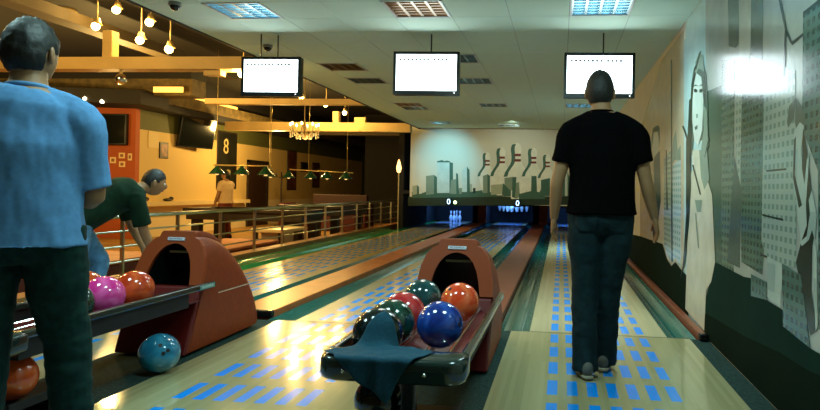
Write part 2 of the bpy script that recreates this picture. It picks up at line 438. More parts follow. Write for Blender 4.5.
SKY = [
  ('b_dark', [(-4.205,0.866),(-3.587,0.935),(-2.473,0.932),(-1.102,0.935),(0.297,0.993),(1.14,1.066),(1.14,0.777),(-4.199,0.62)]),
  ('b_mid', [(-4.095,1.007),(-3.868,0.957),(-3.645,1.044),(-3.168,0.999),(-2.892,1.088),(-2.475,1.042),(-2.117,1.104),(-1.649,1.004),(-1.104,1.044),(-0.564,1.136),(-0.026,1.121),(0.508,1.105),(1.14,1.224),(1.14,1.04),(-4.091,0.841)]),
  ('b_light', [(-4.085,1.173),(-3.958,1.204),(-3.953,0.955),(-4.079,0.924)]),
  ('b_mid', [(-3.958,1.204),(-3.901,1.149),(-3.897,0.956),(-3.953,0.955)]),
  ('b_grey', [(-3.71,1.457),(-3.486,1.489),(-3.475,0.965),(-3.699,0.933)]),
  ('b_mid', [(-3.486,1.489),(-3.401,1.435),(-3.391,0.967),(-3.475,0.965)]),
  ('b_face', [(-3.41,1.849),(-3.047,1.854),(-3.029,1.002),(-3.392,0.994)]),
  ('b_mid', [(-3.061,1.854),(-2.963,1.828),(-2.945,0.977),(-3.042,0.974)]),
  ('b_mid', [(-3.41,1.868),(-3.327,1.891),(-3.272,1.906),(-3.215,1.879),(-3.132,1.894),(-3.048,1.873),(-3.047,1.843),(-3.41,1.837)]),
  ('b_grey', [(-3.009,1.36),(-2.87,1.39),(-2.834,0.979),(-3.029,0.975)]),
  ('b_mid', [(-2.874,1.555),(-2.818,1.528),(-2.778,0.98),(-2.848,0.979)]),
  ('b_face', [(-2.709,1.64),(-2.573,1.738),(-2.558,1.04),(-2.696,1.037)]),
  ('b_mid', [(-2.573,1.738),(-2.501,1.644),(-2.475,1.042),(-2.558,1.04)]),
  ('b_light', [(-2.479,1.261),(-2.424,1.262),(-2.42,1.043),(-2.475,1.042)]),
  ('b_dark', [(-2.394,1.153),(-2.325,1.154),(-2.322,1.017),(-2.391,1.016)]),
  ('b_grey', [(-2.782,1.145),(-2.699,1.147),(-2.695,0.982),(-2.778,0.98)]),
  ('b_mid', [(-2.119,2.107),(-2.143,2.063),(-2.149,1.997),(-2.14,1.931),(-2.132,1.855),(-2.133,1.778),(-2.156,1.712),(-2.208,1.635),(-2.256,1.558),(-2.28,1.47),(-2.231,1.476),(-2.206,1.564),(-2.158,1.641),(-2.107,1.719),(-2.084,1.785),(-2.083,1.861),(-2.091,1.938),(-2.1,2.003),(-2.093,2.069),(-2.07,2.113)]),
  ('b_pin', [(-2.03,2.135),(-2.07,2.113),(-2.093,2.069),(-2.1,2.003),(-2.091,1.938),(-2.083,1.861),(-2.084,1.785),(-2.107,1.719),(-2.158,1.641),(-2.206,1.564),(-2.231,1.476),(-2.217,1.367),(-2.168,1.204),(-2.123,1.063),(-2.119,1.041),(-1.877,1.046),(-1.873,1.068),(-1.835,1.211),(-1.793,1.375),(-1.784,1.484),(-1.812,1.571),(-1.863,1.647),(-1.917,1.722),(-1.943,1.787),(-1.947,1.864),(-1.943,1.94),(-1.937,2.006),(-1.946,2.071),(-1.971,2.115),(-2.011,2.136)]),
  ('b_mid', [(-2.07,2.113),(-2.093,2.069),(-2.1,2.003),(-2.091,1.938),(-2.083,1.861),(-2.084,1.785),(-2.107,1.719),(-2.158,1.641),(-2.206,1.564),(-2.231,1.476),(-2.206,1.477),(-2.182,1.565),(-2.134,1.642),(-2.082,1.719),(-2.059,1.785),(-2.059,1.862),(-2.066,1.938),(-2.075,2.004),(-2.069,2.069),(-2.045,2.114)]),
  ('b_stripe', [(-2.083,1.925),(-1.95,1.927),(-1.949,1.876),(-2.082,1.874)]),
  ('b_stripe', [(-2.081,1.821),(-1.948,1.823),(-1.947,1.773),(-2.079,1.77)]),
  ('b_mid', [(-1.738,2.243),(-1.766,2.19),(-1.774,2.112),(-1.763,2.033),(-1.754,1.942),(-1.754,1.85),(-1.782,1.771),(-1.844,1.679),(-1.901,1.586),(-1.931,1.48),(-1.872,1.488),(-1.842,1.594),(-1.785,1.686),(-1.723,1.779),(-1.696,1.858),(-1.695,1.95),(-1.704,2.041),(-1.715,2.119),(-1.707,2.198),(-1.679,2.251)]),
  ('b_pin', [(-1.632,2.277),(-1.679,2.251),(-1.707,2.198),(-1.715,2.119),(-1.704,2.041),(-1.695,1.95),(-1.696,1.858),(-1.723,1.779),(-1.785,1.686),(-1.842,1.594),(-1.872,1.488),(-1.855,1.358),(-1.797,1.162),(-1.743,0.993),(-1.738,0.967),(-1.448,0.974),(-1.444,1.0),(-1.398,1.171),(-1.348,1.367),(-1.338,1.498),(-1.371,1.602),(-1.432,1.692),(-1.497,1.783),(-1.528,1.861),(-1.532,1.952),(-1.528,2.044),(-1.52,2.122),(-1.531,2.2),(-1.561,2.252),(-1.609,2.278)]),
  ('b_mid', [(-1.679,2.251),(-1.707,2.198),(-1.715,2.119),(-1.704,2.041),(-1.695,1.95),(-1.696,1.858),(-1.723,1.779),(-1.785,1.686),(-1.842,1.594),(-1.872,1.488),(-1.842,1.489),(-1.812,1.594),(-1.756,1.687),(-1.694,1.779),(-1.666,1.858),(-1.666,1.95),(-1.675,2.041),(-1.685,2.12),(-1.678,2.198),(-1.649,2.251)]),
  ('b_stripe', [(-1.695,2.026),(-1.536,2.028),(-1.535,1.967),(-1.693,1.965)]),
  ('b_stripe', [(-1.692,1.901),(-1.534,1.904),(-1.532,1.843),(-1.691,1.841)]),
  ('b_mid', [(-1.336,2.36),(-1.369,2.299),(-1.378,2.207),(-1.365,2.116),(-1.355,2.01),(-1.356,1.903),(-1.388,1.811),(-1.459,1.703),(-1.526,1.595),(-1.56,1.472),(-1.492,1.482),(-1.457,1.604),(-1.391,1.712),(-1.32,1.82),(-1.287,1.912),(-1.287,2.018),(-1.297,2.125),(-1.31,2.216),(-1.301,2.308),(-1.268,2.369)]),
  ('b_pin', [(-1.214,2.4),(-1.268,2.369),(-1.301,2.308),(-1.31,2.216),(-1.297,2.125),(-1.287,2.018),(-1.287,1.912),(-1.32,1.82),(-1.391,1.712),(-1.457,1.604),(-1.492,1.482),(-1.473,1.33),(-1.405,1.102),(-1.343,0.906),(-1.337,0.875),(-1.001,0.883),(-0.996,0.913),(-0.943,1.112),(-0.885,1.341),(-0.872,1.493),(-0.911,1.614),(-0.982,1.719),(-1.057,1.824),(-1.093,1.915),(-1.098,2.021),(-1.092,2.128),(-1.084,2.219),(-1.096,2.31),(-1.131,2.371),(-1.187,2.4)]),
  ('b_mid', [(-1.268,2.369),(-1.301,2.308),(-1.31,2.216),(-1.297,2.125),(-1.287,2.018),(-1.287,1.912),(-1.32,1.82),(-1.391,1.712),(-1.457,1.604),(-1.492,1.482),(-1.457,1.482),(-1.423,1.605),(-1.357,1.713),(-1.286,1.82),(-1.253,1.912),(-1.253,2.019),(-1.263,2.125),(-1.275,2.216),(-1.267,2.308),(-1.234,2.369)]),
  ('b_stripe', [(-1.286,2.107),(-1.102,2.11),(-1.101,2.039),(-1.285,2.036)]),
  ('b_stripe', [(-1.283,1.962),(-1.099,1.965),(-1.098,1.895),(-1.282,1.892)]),
  ('b_mid', [(-0.88,2.247),(-0.908,2.194),(-0.915,2.116),(-0.904,2.038),(-0.896,1.947),(-0.896,1.856),(-0.924,1.777),(-0.985,1.685),(-1.041,1.593),(-1.07,1.488),(-1.012,1.496),(-0.983,1.601),(-0.926,1.693),(-0.866,1.785),(-0.838,1.864),(-0.838,1.955),(-0.846,2.046),(-0.857,2.124),(-0.85,2.202),(-0.822,2.254)]),
  ('b_pin', [(-0.775,2.281),(-0.822,2.254),(-0.85,2.202),(-0.857,2.124),(-0.846,2.046),(-0.838,1.955),(-0.838,1.864),(-0.866,1.785),(-0.926,1.693),(-0.983,1.601),(-1.012,1.496),(-0.996,1.366),(-0.938,1.172),(-0.885,1.004),(-0.88,0.978),(-0.594,0.984),(-0.59,1.01),(-0.544,1.18),(-0.495,1.376),(-0.484,1.506),(-0.517,1.609),(-0.577,1.699),(-0.642,1.789),(-0.672,1.866),(-0.676,1.957),(-0.672,2.048),(-0.664,2.126),(-0.675,2.204),(-0.705,2.256),(-0.753,2.281)]),
  ('b_mid', [(-0.822,2.254),(-0.85,2.202),(-0.857,2.124),(-0.846,2.046),(-0.838,1.955),(-0.838,1.864),(-0.866,1.785),(-0.926,1.693),(-0.983,1.601),(-1.012,1.496),(-0.983,1.496),(-0.954,1.601),(-0.897,1.693),(-0.836,1.786),(-0.809,1.864),(-0.808,1.955),(-0.817,2.046),(-0.828,2.124),(-0.82,2.202),(-0.792,2.255)]),
  ('b_stripe', [(-0.837,2.03),(-0.68,2.033),(-0.679,1.972),(-0.836,1.97)]),
  ('b_stripe', [(-0.834,1.907),(-0.678,1.909),(-0.676,1.849),(-0.833,1.846)]),
  ('b_mid', [(-0.478,2.084),(-0.502,2.041),(-0.508,1.976),(-0.499,1.911),(-0.492,1.835),(-0.492,1.76),(-0.515,1.694),(-0.566,1.618),(-0.612,1.541),(-0.636,1.454),(-0.588,1.46),(-0.564,1.548),(-0.517,1.624),(-0.467,1.701),(-0.444,1.766),(-0.444,1.842),(-0.451,1.917),(-0.46,1.982),(-0.454,2.047),(-0.43,2.091)]),
  ('b_pin', [(-0.392,2.113),(-0.43,2.091),(-0.454,2.047),(-0.46,1.982),(-0.451,1.917),(-0.444,1.842),(-0.444,1.766),(-0.467,1.701),(-0.517,1.624),(-0.564,1.548),(-0.588,1.46),(-0.575,1.353),(-0.527,1.191),(-0.483,1.051),(-0.479,1.03),(-0.241,1.035),(-0.238,1.057),(-0.2,1.198),(-0.159,1.361),(-0.15,1.469),(-0.178,1.555),(-0.228,1.629),(-0.281,1.704),(-0.307,1.768),(-0.31,1.844),(-0.306,1.92),(-0.3,1.985),(-0.309,2.049),(-0.334,2.092),(-0.373,2.113)]),
  ('b_mid', [(-0.43,2.091),(-0.454,2.047),(-0.46,1.982),(-0.451,1.917),(-0.444,1.842),(-0.444,1.766),(-0.467,1.701),(-0.517,1.624),(-0.564,1.548),(-0.588,1.46),(-0.564,1.461),(-0.54,1.548),(-0.493,1.625),(-0.443,1.701),(-0.42,1.766),(-0.42,1.842),(-0.427,1.918),(-0.435,1.983),(-0.429,2.047),(-0.406,2.091)]),
  ('b_stripe', [(-0.443,1.905),(-0.313,1.907),(-0.312,1.857),(-0.442,1.855)]),
  ('b_stripe', [(-0.441,1.802),(-0.311,1.804),(-0.31,1.754),(-0.44,1.752)]),
  ('b_mid', [(-0.062,2.118),(-0.086,2.074),(-0.092,2.009),(-0.083,1.945),(-0.076,1.869),(-0.076,1.794),(-0.099,1.728),(-0.149,1.652),(-0.196,1.576),(-0.22,1.489),(-0.172,1.495),(-0.148,1.582),(-0.101,1.659),(-0.051,1.735),(-0.028,1.8),(-0.028,1.876),(-0.035,1.951),(-0.044,2.016),(-0.038,2.08),(-0.015,2.124)]),
  ('b_pin', [(0.024,2.146),(-0.015,2.124),(-0.038,2.08),(-0.044,2.016),(-0.035,1.951),(-0.028,1.876),(-0.028,1.8),(-0.051,1.735),(-0.101,1.659),(-0.148,1.582),(-0.172,1.495),(-0.158,1.388),(-0.111,1.227),(-0.067,1.087),(-0.063,1.066),(0.173,1.071),(0.177,1.093),(0.214,1.233),(0.255,1.396),(0.264,1.504),(0.236,1.589),(0.187,1.664),(0.134,1.738),(0.108,1.802),(0.105,1.878),(0.109,1.953),(0.115,2.018),(0.106,2.083),(0.081,2.125),(0.042,2.146)]),
  ('b_mid', [(-0.015,2.124),(-0.038,2.08),(-0.044,2.016),(-0.035,1.951),(-0.028,1.876),(-0.028,1.8),(-0.051,1.735),(-0.101,1.659),(-0.148,1.582),(-0.172,1.495),(-0.148,1.496),(-0.123,1.583),(-0.077,1.659),(-0.027,1.735),(-0.004,1.8),(-0.004,1.876),(-0.011,1.951),(-0.02,2.016),(-0.014,2.081),(0.009,2.124)]),
  ('b_stripe', [(-0.027,1.938),(0.102,1.94),(0.103,1.89),(-0.026,1.888)]),
  ('b_stripe', [(-0.025,1.836),(0.104,1.838),(0.105,1.788),(-0.024,1.786)]),
  ('b_mid', [(1.14,2.224),(1.14,2.177),(1.14,2.107),(1.14,2.037),(1.14,1.955),(1.14,1.873),(1.14,1.802),(1.14,1.719),(1.14,1.636),(1.14,1.542),(1.14,1.549),(1.14,1.643),(1.14,1.726),(1.14,1.809),(1.14,1.88),(1.14,1.962),(1.14,2.043),(1.14,2.114),(1.14,2.184),(1.14,2.231)]),
  ('b_pin', [(1.14,2.255),(1.14,2.231),(1.14,2.184),(1.14,2.114),(1.14,2.043),(1.14,1.962),(1.14,1.88),(1.14,1.809),(1.14,1.726),(1.14,1.643),(1.14,1.549),(1.14,1.432),(1.14,1.257),(1.14,1.106),(1.14,1.083),(1.14,1.088),(1.14,1.111),(1.14,1.264),(1.14,1.44),(1.14,1.558),(1.14,1.651),(1.14,1.731),(1.14,1.812),(1.14,1.882),(1.14,1.964),(1.14,2.046),(1.14,2.116),(1.14,2.186),(1.14,2.232),(1.14,2.255)]),
  ('b_mid', [(1.14,2.231),(1.14,2.184),(1.14,2.114),(1.14,2.043),(1.14,1.962),(1.14,1.88),(1.14,1.809),(1.14,1.726),(1.14,1.643),(1.14,1.549),(1.14,1.549),(1.14,1.644),(1.14,1.726),(1.14,1.809),(1.14,1.88),(1.14,1.962),(1.14,2.044),(1.14,2.114),(1.14,2.184),(1.14,2.231)]),
  ('b_stripe', [(1.14,2.03),(1.14,2.032),(1.14,1.978),(1.14,1.975)]),
  ('b_stripe', [(1.14,1.919),(1.14,1.921),(1.14,1.866),(1.14,1.864)]),
  ('b_grey', [(-2.125,1.486),(-1.989,1.543),(-1.978,1.025),(-2.116,1.022)]),
  ('b_mid', [(-2.003,1.543),(-1.933,1.49),(-1.923,1.026),(-1.992,1.024)]),
  ('b_grey', [(-1.535,1.443),(-1.317,1.474),(-1.31,1.121),(-1.35,1.093),(-1.53,1.225)]),
  ('b_mid', [(-1.317,1.474),(-1.208,1.476),(-1.237,0.905),(-1.319,0.93)]),
  ('b_mid', [(-0.802,1.511),(-0.667,1.513),(-0.644,1.08),(-0.806,1.05)]),
  ('b_light', [(-1.9,1.245),(-1.572,1.279),(-1.594,1.006),(-1.895,0.972)]),
  ('b_mid', [(-1.573,1.306),(-1.489,1.226),(-1.35,1.093),(-1.347,0.957),(-1.593,0.979)]),
  ('b_grey', [(-1.218,1.313),(-1.137,1.341),(-1.102,0.935),(-1.236,0.878)]),
  ('b_mid', [(-0.543,1.407),(-0.302,1.466),(-0.292,0.98),(-0.534,0.975)]),
  ('b_mid', [(0.02,1.472),(0.177,1.637),(0.235,1.422),(0.244,0.992),(0.03,0.987)]),
  ('b_face', [(0.097,1.635),(0.163,1.663),(0.177,0.99),(0.111,0.989)]),
  ('b_mid', [(-1.131,1.016),(-0.807,1.104),(-0.428,1.058),(-0.424,0.896),(-1.128,0.88)]),
]

# ------------------------------------------------------------------ the shell of the hall
LC = (-3.57, -1.63, 0.31)          # lane centre lines
DC = (-2.60, -0.66)                # dividers between the lanes
FOUL = 5.13
XR, CZ, XE = 1.15, 2.76, -3.90     # right wall, tiled ceiling height, left edge of the tiled ceiling
PZ = -0.20                         # pool hall floor

bm = NB()
box(bm, -4.95, XR, -2.5, FOUL, -0.3, -0.004)
box(bm, -4.95, XR, FOUL, 23.2, -0.3, -0.13)
struct('floor', bm, carpet)
pool_floor_m = mat('pool_hall_floor', (0.40, 0.22, 0.06), 0.45, var=0.3, vscale=3)
struct('floor_pool_hall', box(NB(), -14.2, -4.95, -2.5, 31, -0.4, PZ), pool_floor_m)
curb_m = mat('curb_wood', (0.36, 0.15, 0.045), 0.5, var=0.2, vscale=5)
struct('trim_1', box(NB(), -4.97, -4.74, FOUL, 21.6, -0.28, 0.07), curb_m)
struct('trim_2', box(NB(), -4.97, -4.90, -2.5, FOUL, -0.28, 0.02), curb_m)

wall_paint = mat('wall_paint', (0.50, 0.49, 0.42), 0.5, var=0.05, vscale=2, spec=0.2)
struct('wall_right', box(NB(), XR, XR + 0.15, -2.5, 23.2, -0.3, CZ + 0.1), wall_paint)
struct('wall_front', box(NB(), -14.2, XR + 0.15, -2.65, -2.5, -0.4, 3.9), mat('wall_rear_paint', (0.10, 0.08, 0.06), 0.8))
struct('wall_back', box(NB(), -4.16, XR, 17.5, 17.62, 0.72, CZ + 0.1), mat('wall_back_paint', (0.62, 0.60, 0.50), 0.6))
# dark pinsetter pit behind the mural wall
bm = NB()
box(bm, -4.37, XR, 23.0, 23.15, -0.2, 1.0)
box(bm, -4.37, XR, 17.62, 23.15, 0.96, 1.05)
struct('wall_pit', bm, pit_m)
struct('wall_pit_left', box(NB(), -4.52, -4.37, 17.62, 31, -0.3, 3.7), pit_m)

# tiled ceiling, one square left out for each recessed light
TS = 0.555
FIX = [('on_cold', 0.32, 5.80), ('on_warm', -1.345, 5.80), ('on_cold', -3.01, 5.80),
       ('on_cold', 0.32, 2.47), ('on_cold', -1.345, 2.47), ('on_cold', -3.01, 2.47),  # unseen row, added to light the approach and the figures from behind
       ('off_warm', -2.9, 8.56), ('off', -2.9, 9.48), ('off', -1.22, 8.27), ('off', -1.30, 9.60),
       ('off_warm', -2.95, 12.2), ('off', -2.95, 13.15), ('off', -2.9, 16.05), ('off', -1.30, 12.6),
       ('off', -1.27, 16.25), ('on_cold', 0.25, 12.65)]
ox, oy = 0.32 - TS / 2 - 12 * TS, 5.80 - TS / 2 - 16 * TS
holes = []
for k, (st, fx, fy) in enumerate(FIX):
    i, j = round((fx - TS / 2 - ox) / TS), round((fy - TS / 2 - oy) / TS)
    holes.append((i, j))
bm = NB()
g = 0.006
for i in range(0, 14):
    x0, x1 = max(XE, ox + i * TS), min(XR, ox + (i + 1) * TS)
    if x1 - x0 < 0.02:
        continue
    for j in range(0, 37):
        y0, y1 = oy + j * TS, min(17.5, oy + (j + 1) * TS)
        if (i, j) in holes or y1 - y0 < .02:
            continue
        box(bm, x0 + g / 2, x1 - g / 2, y0 + g / 2, y1 - g / 2, CZ, CZ + 0.015)
struct('ceiling', bm, white_tile)
bm = NB()
for i in range(0, 15):
    x = ox + i * TS
    if XE < x < XR:
        box(bm, x - 0.011, x + 0.011, oy, 17.5, CZ + 0.004, CZ + 0.006)
for j in range(0, 38):
    y = oy + j * TS
    if y < 17.5:
        box(bm, XE, XR, y - 0.011, y + 0.011, CZ + 0.006, CZ + 0.008)
struct('ceiling_grid', bm, mat('ceiling_grid_grey', (0.30, 0.32, 0.28), 0.6))
struct('ceiling_edge', box(NB(), XE - 0.03, XE, -2.5, 17.5, CZ - 0.01, 3.75), mat('fascia_dark', (0.020, 0.016, 0.012), 0.8))

fx_frame = mat('light_frame', (0.55, 0.58, 0.55), 0.4)
fin_cold = mat('louvre_fin', (0.30, 0.40, 0.42), 0.25, metal=0.8)
fin_warm = mat('louvre_fin_brassy', (0.30, 0.20, 0.11), 0.3, metal=0.7)
tube_on = mat('tube_lit_cold', (0.8, 0.9, 1.0), 0.4, emit=(0.30, 0.75, 1.0), estr=5)
tube_wm = mat('tube_lit_warm', (0.9, 0.85, 0.7), 0.4, emit=(1.0, 0.80, 0.55), estr=0.9)
tube_off = mat('tube_unlit', (0.55, 0.52, 0.45), 0.4)
back_m = mat('light_back', (0.55, 0.56, 0.54), 0.5)
FL = {0: 'lit cold white louvred ceiling light above the rightmost screen',
      1: 'dim warm louvred ceiling light above the middle screen',
      2: 'lit cold bluish louvred ceiling light above the leftmost screen',
      3: 'unseen added louvred ceiling light over the approach by the drawn city wall',
      4: 'unseen added louvred ceiling light over the middle approach',
      5: 'unseen added louvred ceiling light over the approach nearest the pool hall',
      6: 'unlit brownish ceiling light nearest the left edge, first one past the screens',
      7: 'unlit pale ceiling light just behind the brownish one nearest the ceiling edge',
      8: 'unlit ceiling light peeping out right beside the middle screen',
      9: 'unlit ceiling light just behind the one peeping out beside the middle screen',
      10: 'unlit brownish ceiling light below the lower left corner of the middle screen',
      11: 'unlit pale ceiling light just behind the brownish one under the middle screen',
      12: 'unlit ceiling light farthest back at the left, above the tall drawn tower',
      13: 'unlit ceiling light in middle row, halfway between the middle screen and the drawn pins',
      14: 'unlit ceiling light farthest back, right above the drawn pins',
      15: 'lit ceiling light mostly hidden below the rightmost screen'}
for k, (st, fx, fy) in enumerate(FIX):
    i, j = holes[k]
    cx, cy = ox + (i + .5) * TS, oy + (j + .5) * TS
    h = TS / 2 - 0.004
    t = empty('ceiling_light', (cx, cy, CZ), FL[k], 'ceiling light', 'recessed louvred ceiling lights')
    bm = NB()
    for a in (((-h, -h + .02), (-h, h)), ((h - .02, h), (-h, h)), ((-h, h), (-h, -h + .02)), ((-h, h), (h - .02, h))):
        box(bm, a[0][0], a[0][1], a[1][0], a[1][1], -0.006, 0.09)
    obj('frame', bm, fx_frame, t)
    obj('reflector', box(NB(), -h, h, -h, h, 0.09, 0.10), back_m, t)
    for q in range(4):
        x = (-1.5 + q) * (h * 2 - .04) / 4
        obj('tube', cyl(NB(), (x, -h + .03, 0.06), (x, h - .03, 0.06), 0.028, n=10), {'on_cold': tube_on, 'on_warm': tube_wm}.get(st, tube_off), t)
    bm = NB()
    for q in range(5):
        x = -h + .02 + q * (h * 2 - .04) / 4
        box(bm, x - .012, x + .012, -h + .02, h - .02, 0.0, 0.035)
    for q in range(7):
        y = -h + .02 + q * (h * 2 - .04) / 6
        box(bm, -h + .02, h - .02, y - .009, y + .009, 0.002, 0.033)
    obj('louvre', bm, fin_warm if st in ('on_warm', 'off_warm') else fin_cold, t)

# ------------------------------------------------------------------ lanes
LLAB = ('bowling lane alongside the steel railing, three pins still up at its end',
        'bowling lane between the two terracotta ball returns with yellow lamp glints',
        'bowling lane by the drawn city wall under the feet of the man in black')
def trough(x0, x1, y0, y1, d=0.075, n=10):
    bm = NB()
    R = []
    for y in (y0, y1):
        row = []
        for k in range(n + 1):
            t = k / n
            row.append(bm.verts.new((x0 + (x1 - x0) * t, y, -0.004 - d * math.sin(PI * t) ** 0.8)))
        row.append(bm.verts.new((x1, y, -0.11)))
        row.append(bm.verts.new((x0, y, -0.11)))
        R.append(row)
    m = len(R[0])
    for k in range(m):
        bm.faces.new((R[0][k], R[0][(k + 1) % m], R[1][(k + 1) % m], R[1][k]))
    bm.faces.new(R[0][::-1])
    bm.faces.new(R[1])
    return bm
for k, xc in enumerate(LC):
    t = empty('bowling_lane', (xc, 0, 0), LLAB[k], 'bowling lane', 'bowling lanes')
    xr = 0.68 if k < 2 else 0.70
    obj('approach', box(NB(), -0.68, xr, -2.4, FOUL - 0.006, -0.05, 0.0), appr_m, t)
    obj('foul_line', box(NB(), -0.68, xr, FOUL - 0.006, FOUL + 0.008, -0.05, 0.0005), black_mt, t)
    obj('lane_bed', box(NB(), -0.5335, 0.5335, FOUL + 0.008, 22.4, -0.12, 0.0), lane_m, t)
    gm = gutter_g if k == 0 else gutter_m
    xl = -0.775
    if k == 0:
        obj('side_ledge', trough(-1.165, -0.777, FOUL + 0.01, 17.45, .05), gm, t)
    obj('gutter', trough(xl, -0.5345, FOUL + 0.01, 22.4), gm, t, smooth=False)
    obj('gutter', trough(0.5345, 0.775 if k < 2 else 0.752, FOUL + 0.01, 22.4), gutter_m, t)

def divider(xc, w, m, label, y0=5.22, x_off=0.0):
    t = empty('lane_divider', (xc, y0, 0), label, 'lane divider', 'long boards between the lanes')
    obj('capping', bbox(-w, w, 0.05, 15.2, -0.10, 0.05, 0.008), m, t)
    obj('end_cap', bbox(-w - .004, w + .004, 0, 0.06, -0.004, 0.054, 0.012), black_pl, t)
divider(DC[0], 0.185, cap_m, 'long orange-brown board between the lane by the railing and the middle lane')
divider(DC[1], 0.180, cap_dk, 'long maroon board between middle lane and the lane of the man in black')
divider(1.104, 0.028, cap_dk, 'narrow brown board along the foot of the drawn city wall', 5.06)

# ------------------------------------------------------------------ pins, pinsetters
pin_m = mat('pin_white', (0.85, 0.85, 0.85), 0.25, coat=0.4)
pin_red = mat('pin_stripe', (0.55, 0.03, 0.05), 0.3)
PROF = [(0, 0), (.026, 0), (.029, .01), (.036, .05), (.048, .08), (.058, .115), (.0605, .135), (.058, .16), (.048, .19), (.036, .22),
        (.026, .25), (.0235, .27), (.0245, .29), (.029, .32), (.0315, .34), (.0300, .36), (.022, .375), (.010, .381), (0, .3815)]
def pin_proto():
    o = obj('bowling_pin', lathe(NB(), PROF, 20), pin_m, None, True)
    bm = NB()
    for z in (.245, .272):
        r = .0275 if z < .25 else .0245
        lathe(bm, [(r, z - .007), (r + .0012, z - .006), (r + .0012, z + .006), (r, z + .007)], 20)
    obj('stripe', bm, pin_red, o, True)
    return o
P0 = pin_proto()
first = True
def put_pin(x, y, z, label, group):
    global first
    o = P0 if first else copy_tree(P0)
    first = False
    o.location = (x, y, z)
    tag(o, label, 'bowling pin', group)
R3 = 0.264
for (dx, r, lb) in ((0, 0, 'front pin of the pins left standing on the lane by the railing'),
                    (-.152, 1, 'left pin of the pins left standing on the lane by the railing'),
                    (.152, 1, 'right pin of the pins left standing on the lane by the railing'),
                    (0, 2, 'pin hidden behind the front pin on the lane by the railing')):
    put_pin(-3.53 + dx, 21.3 + r * R3, 0.0, lb, 'pins standing on the lane by the railing')
for r in range(4):
    for c in range(r + 1):
        put_pin(-1.60 + (c - r / 2) * .305, 21.1 + r * R3, 0.40, 'blue-lit white pin held up in the rack at the end of the middle lane', 'pins held up over the middle lane')

KL = ('dark pinsetter opening with standing pins behind the lane by the railing',
      'dark pinsetter opening with a row of blue-lit raised pins behind the middle lane',
      'dark pinsetter opening at the end of the lane of the man in black')
red_k = mat('kickback_red', (0.22, 0.035, 0.015), 0.6)
num_m = mat('number_lit', (0.1, 0.3, 0.6), 0.5, emit=(0.45, 0.75, 1.0), estr=4.0)
for k, xc in enumerate(LC):
    t = empty('pinsetter', (xc, 20.6, 0), KL[k], 'pinsetter', 'pinsetters')
    obj('mask', box(NB(), -0.72, 0.72, 0, 0.06, 0.60, 0.94), pit_m, t)
    obj('side_panel', box(NB(), -0.785, -0.755, 0, 1.8, 0.01, 0.94), pit_m, t)
    obj('side_panel', box(NB(), 0.755, 0.785, 0, 1.8, 0.01, 0.94), pit_m, t)
    obj('pit_cushion', box(NB(), -0.75, 0.75, 1.72, 1.78, 0.01, 0.94), pit_m, t)
    if k == 1:
        bm = NB()
        for r in range(4):
            for c in range(r + 1):
                x, y = 0.03 + (c - r / 2) * .305, 0.5 + r * R3
                cyl(bm, (x, y, .775), (x, y, .95), .02, n=8)
        box(bm, -.55, .6, .42, 1.4, .94, .95)
        obj('pin_rack', bm, black_mt, t)
for k, xc in enumerate(DC):
    tag(obj('kickback_post', bbox(-.13, .13, 0, .25, 0.052, 0.66, .01), red_k, None, loc=(xc + .12, 20.3, 0)),
        ('dark red post between the pin openings of the railing lane and middle lane', 'dark red post right of the raised blue pins beside the pin opening')[k], 'post', 'posts between the pin openings')

def text_mesh(name, s, size, m, loc, rot, parent=None, ext=0.0006):
    cu = bpy.data.curves.new(name, 'FONT')
    cu.body = s
    cu.size = size
    cu.extrude = ext
    cu.align_x = 'CENTER'
    cu.align_y = 'CENTER'
    tmp = bpy.data.objects.new(name, cu)
    COL.objects.link(tmp)
    dg = bpy.context.evaluated_depsgraph_get()
    dg.update()
    me = bpy.data.meshes.new_from_object(tmp.evaluated_get(dg))
    bpy.data.objects.remove(tmp)
    me.materials.clear()
    o = obj(name, me, m, parent)
    o.location = loc
    o.rotation_euler = rot
    return o
for (x, lb) in ((-3.05, 'small lit number box above the pins of the lane by the railing'), (-1.16, 'small lit number box above the raised pins of the middle lane')):
    t = empty('number_display', (x, 17.46, 0.76), lb, 'sign', 'lit number boxes')
    obj('case', bbox(-.075, .075, -.03, .035, -.10, .10, .008), black_pl, t)
    text_mesh('digit', '0', 0.20, num_m, (0, -.033, 0), (PI / 2, 0, 0), t, .002)
t = empty('indicator_lamp', (-2.87, 17.46, 0.75), 'round green lit lamp beside the number box over the lane by the railing', 'lamp')
obj('lamp_lens', ball_mesh(NB(), (0, -.03, 0), .045, 16, (1, .5, 1)), mat('lamp_green', (.3, .6, .2), .4, emit=(.55, 1, .35), estr=6), t, True)
obj('lamp_base', cyl(NB(), (0, -.02, 0), (0, .035, 0), .055), black_pl, t)

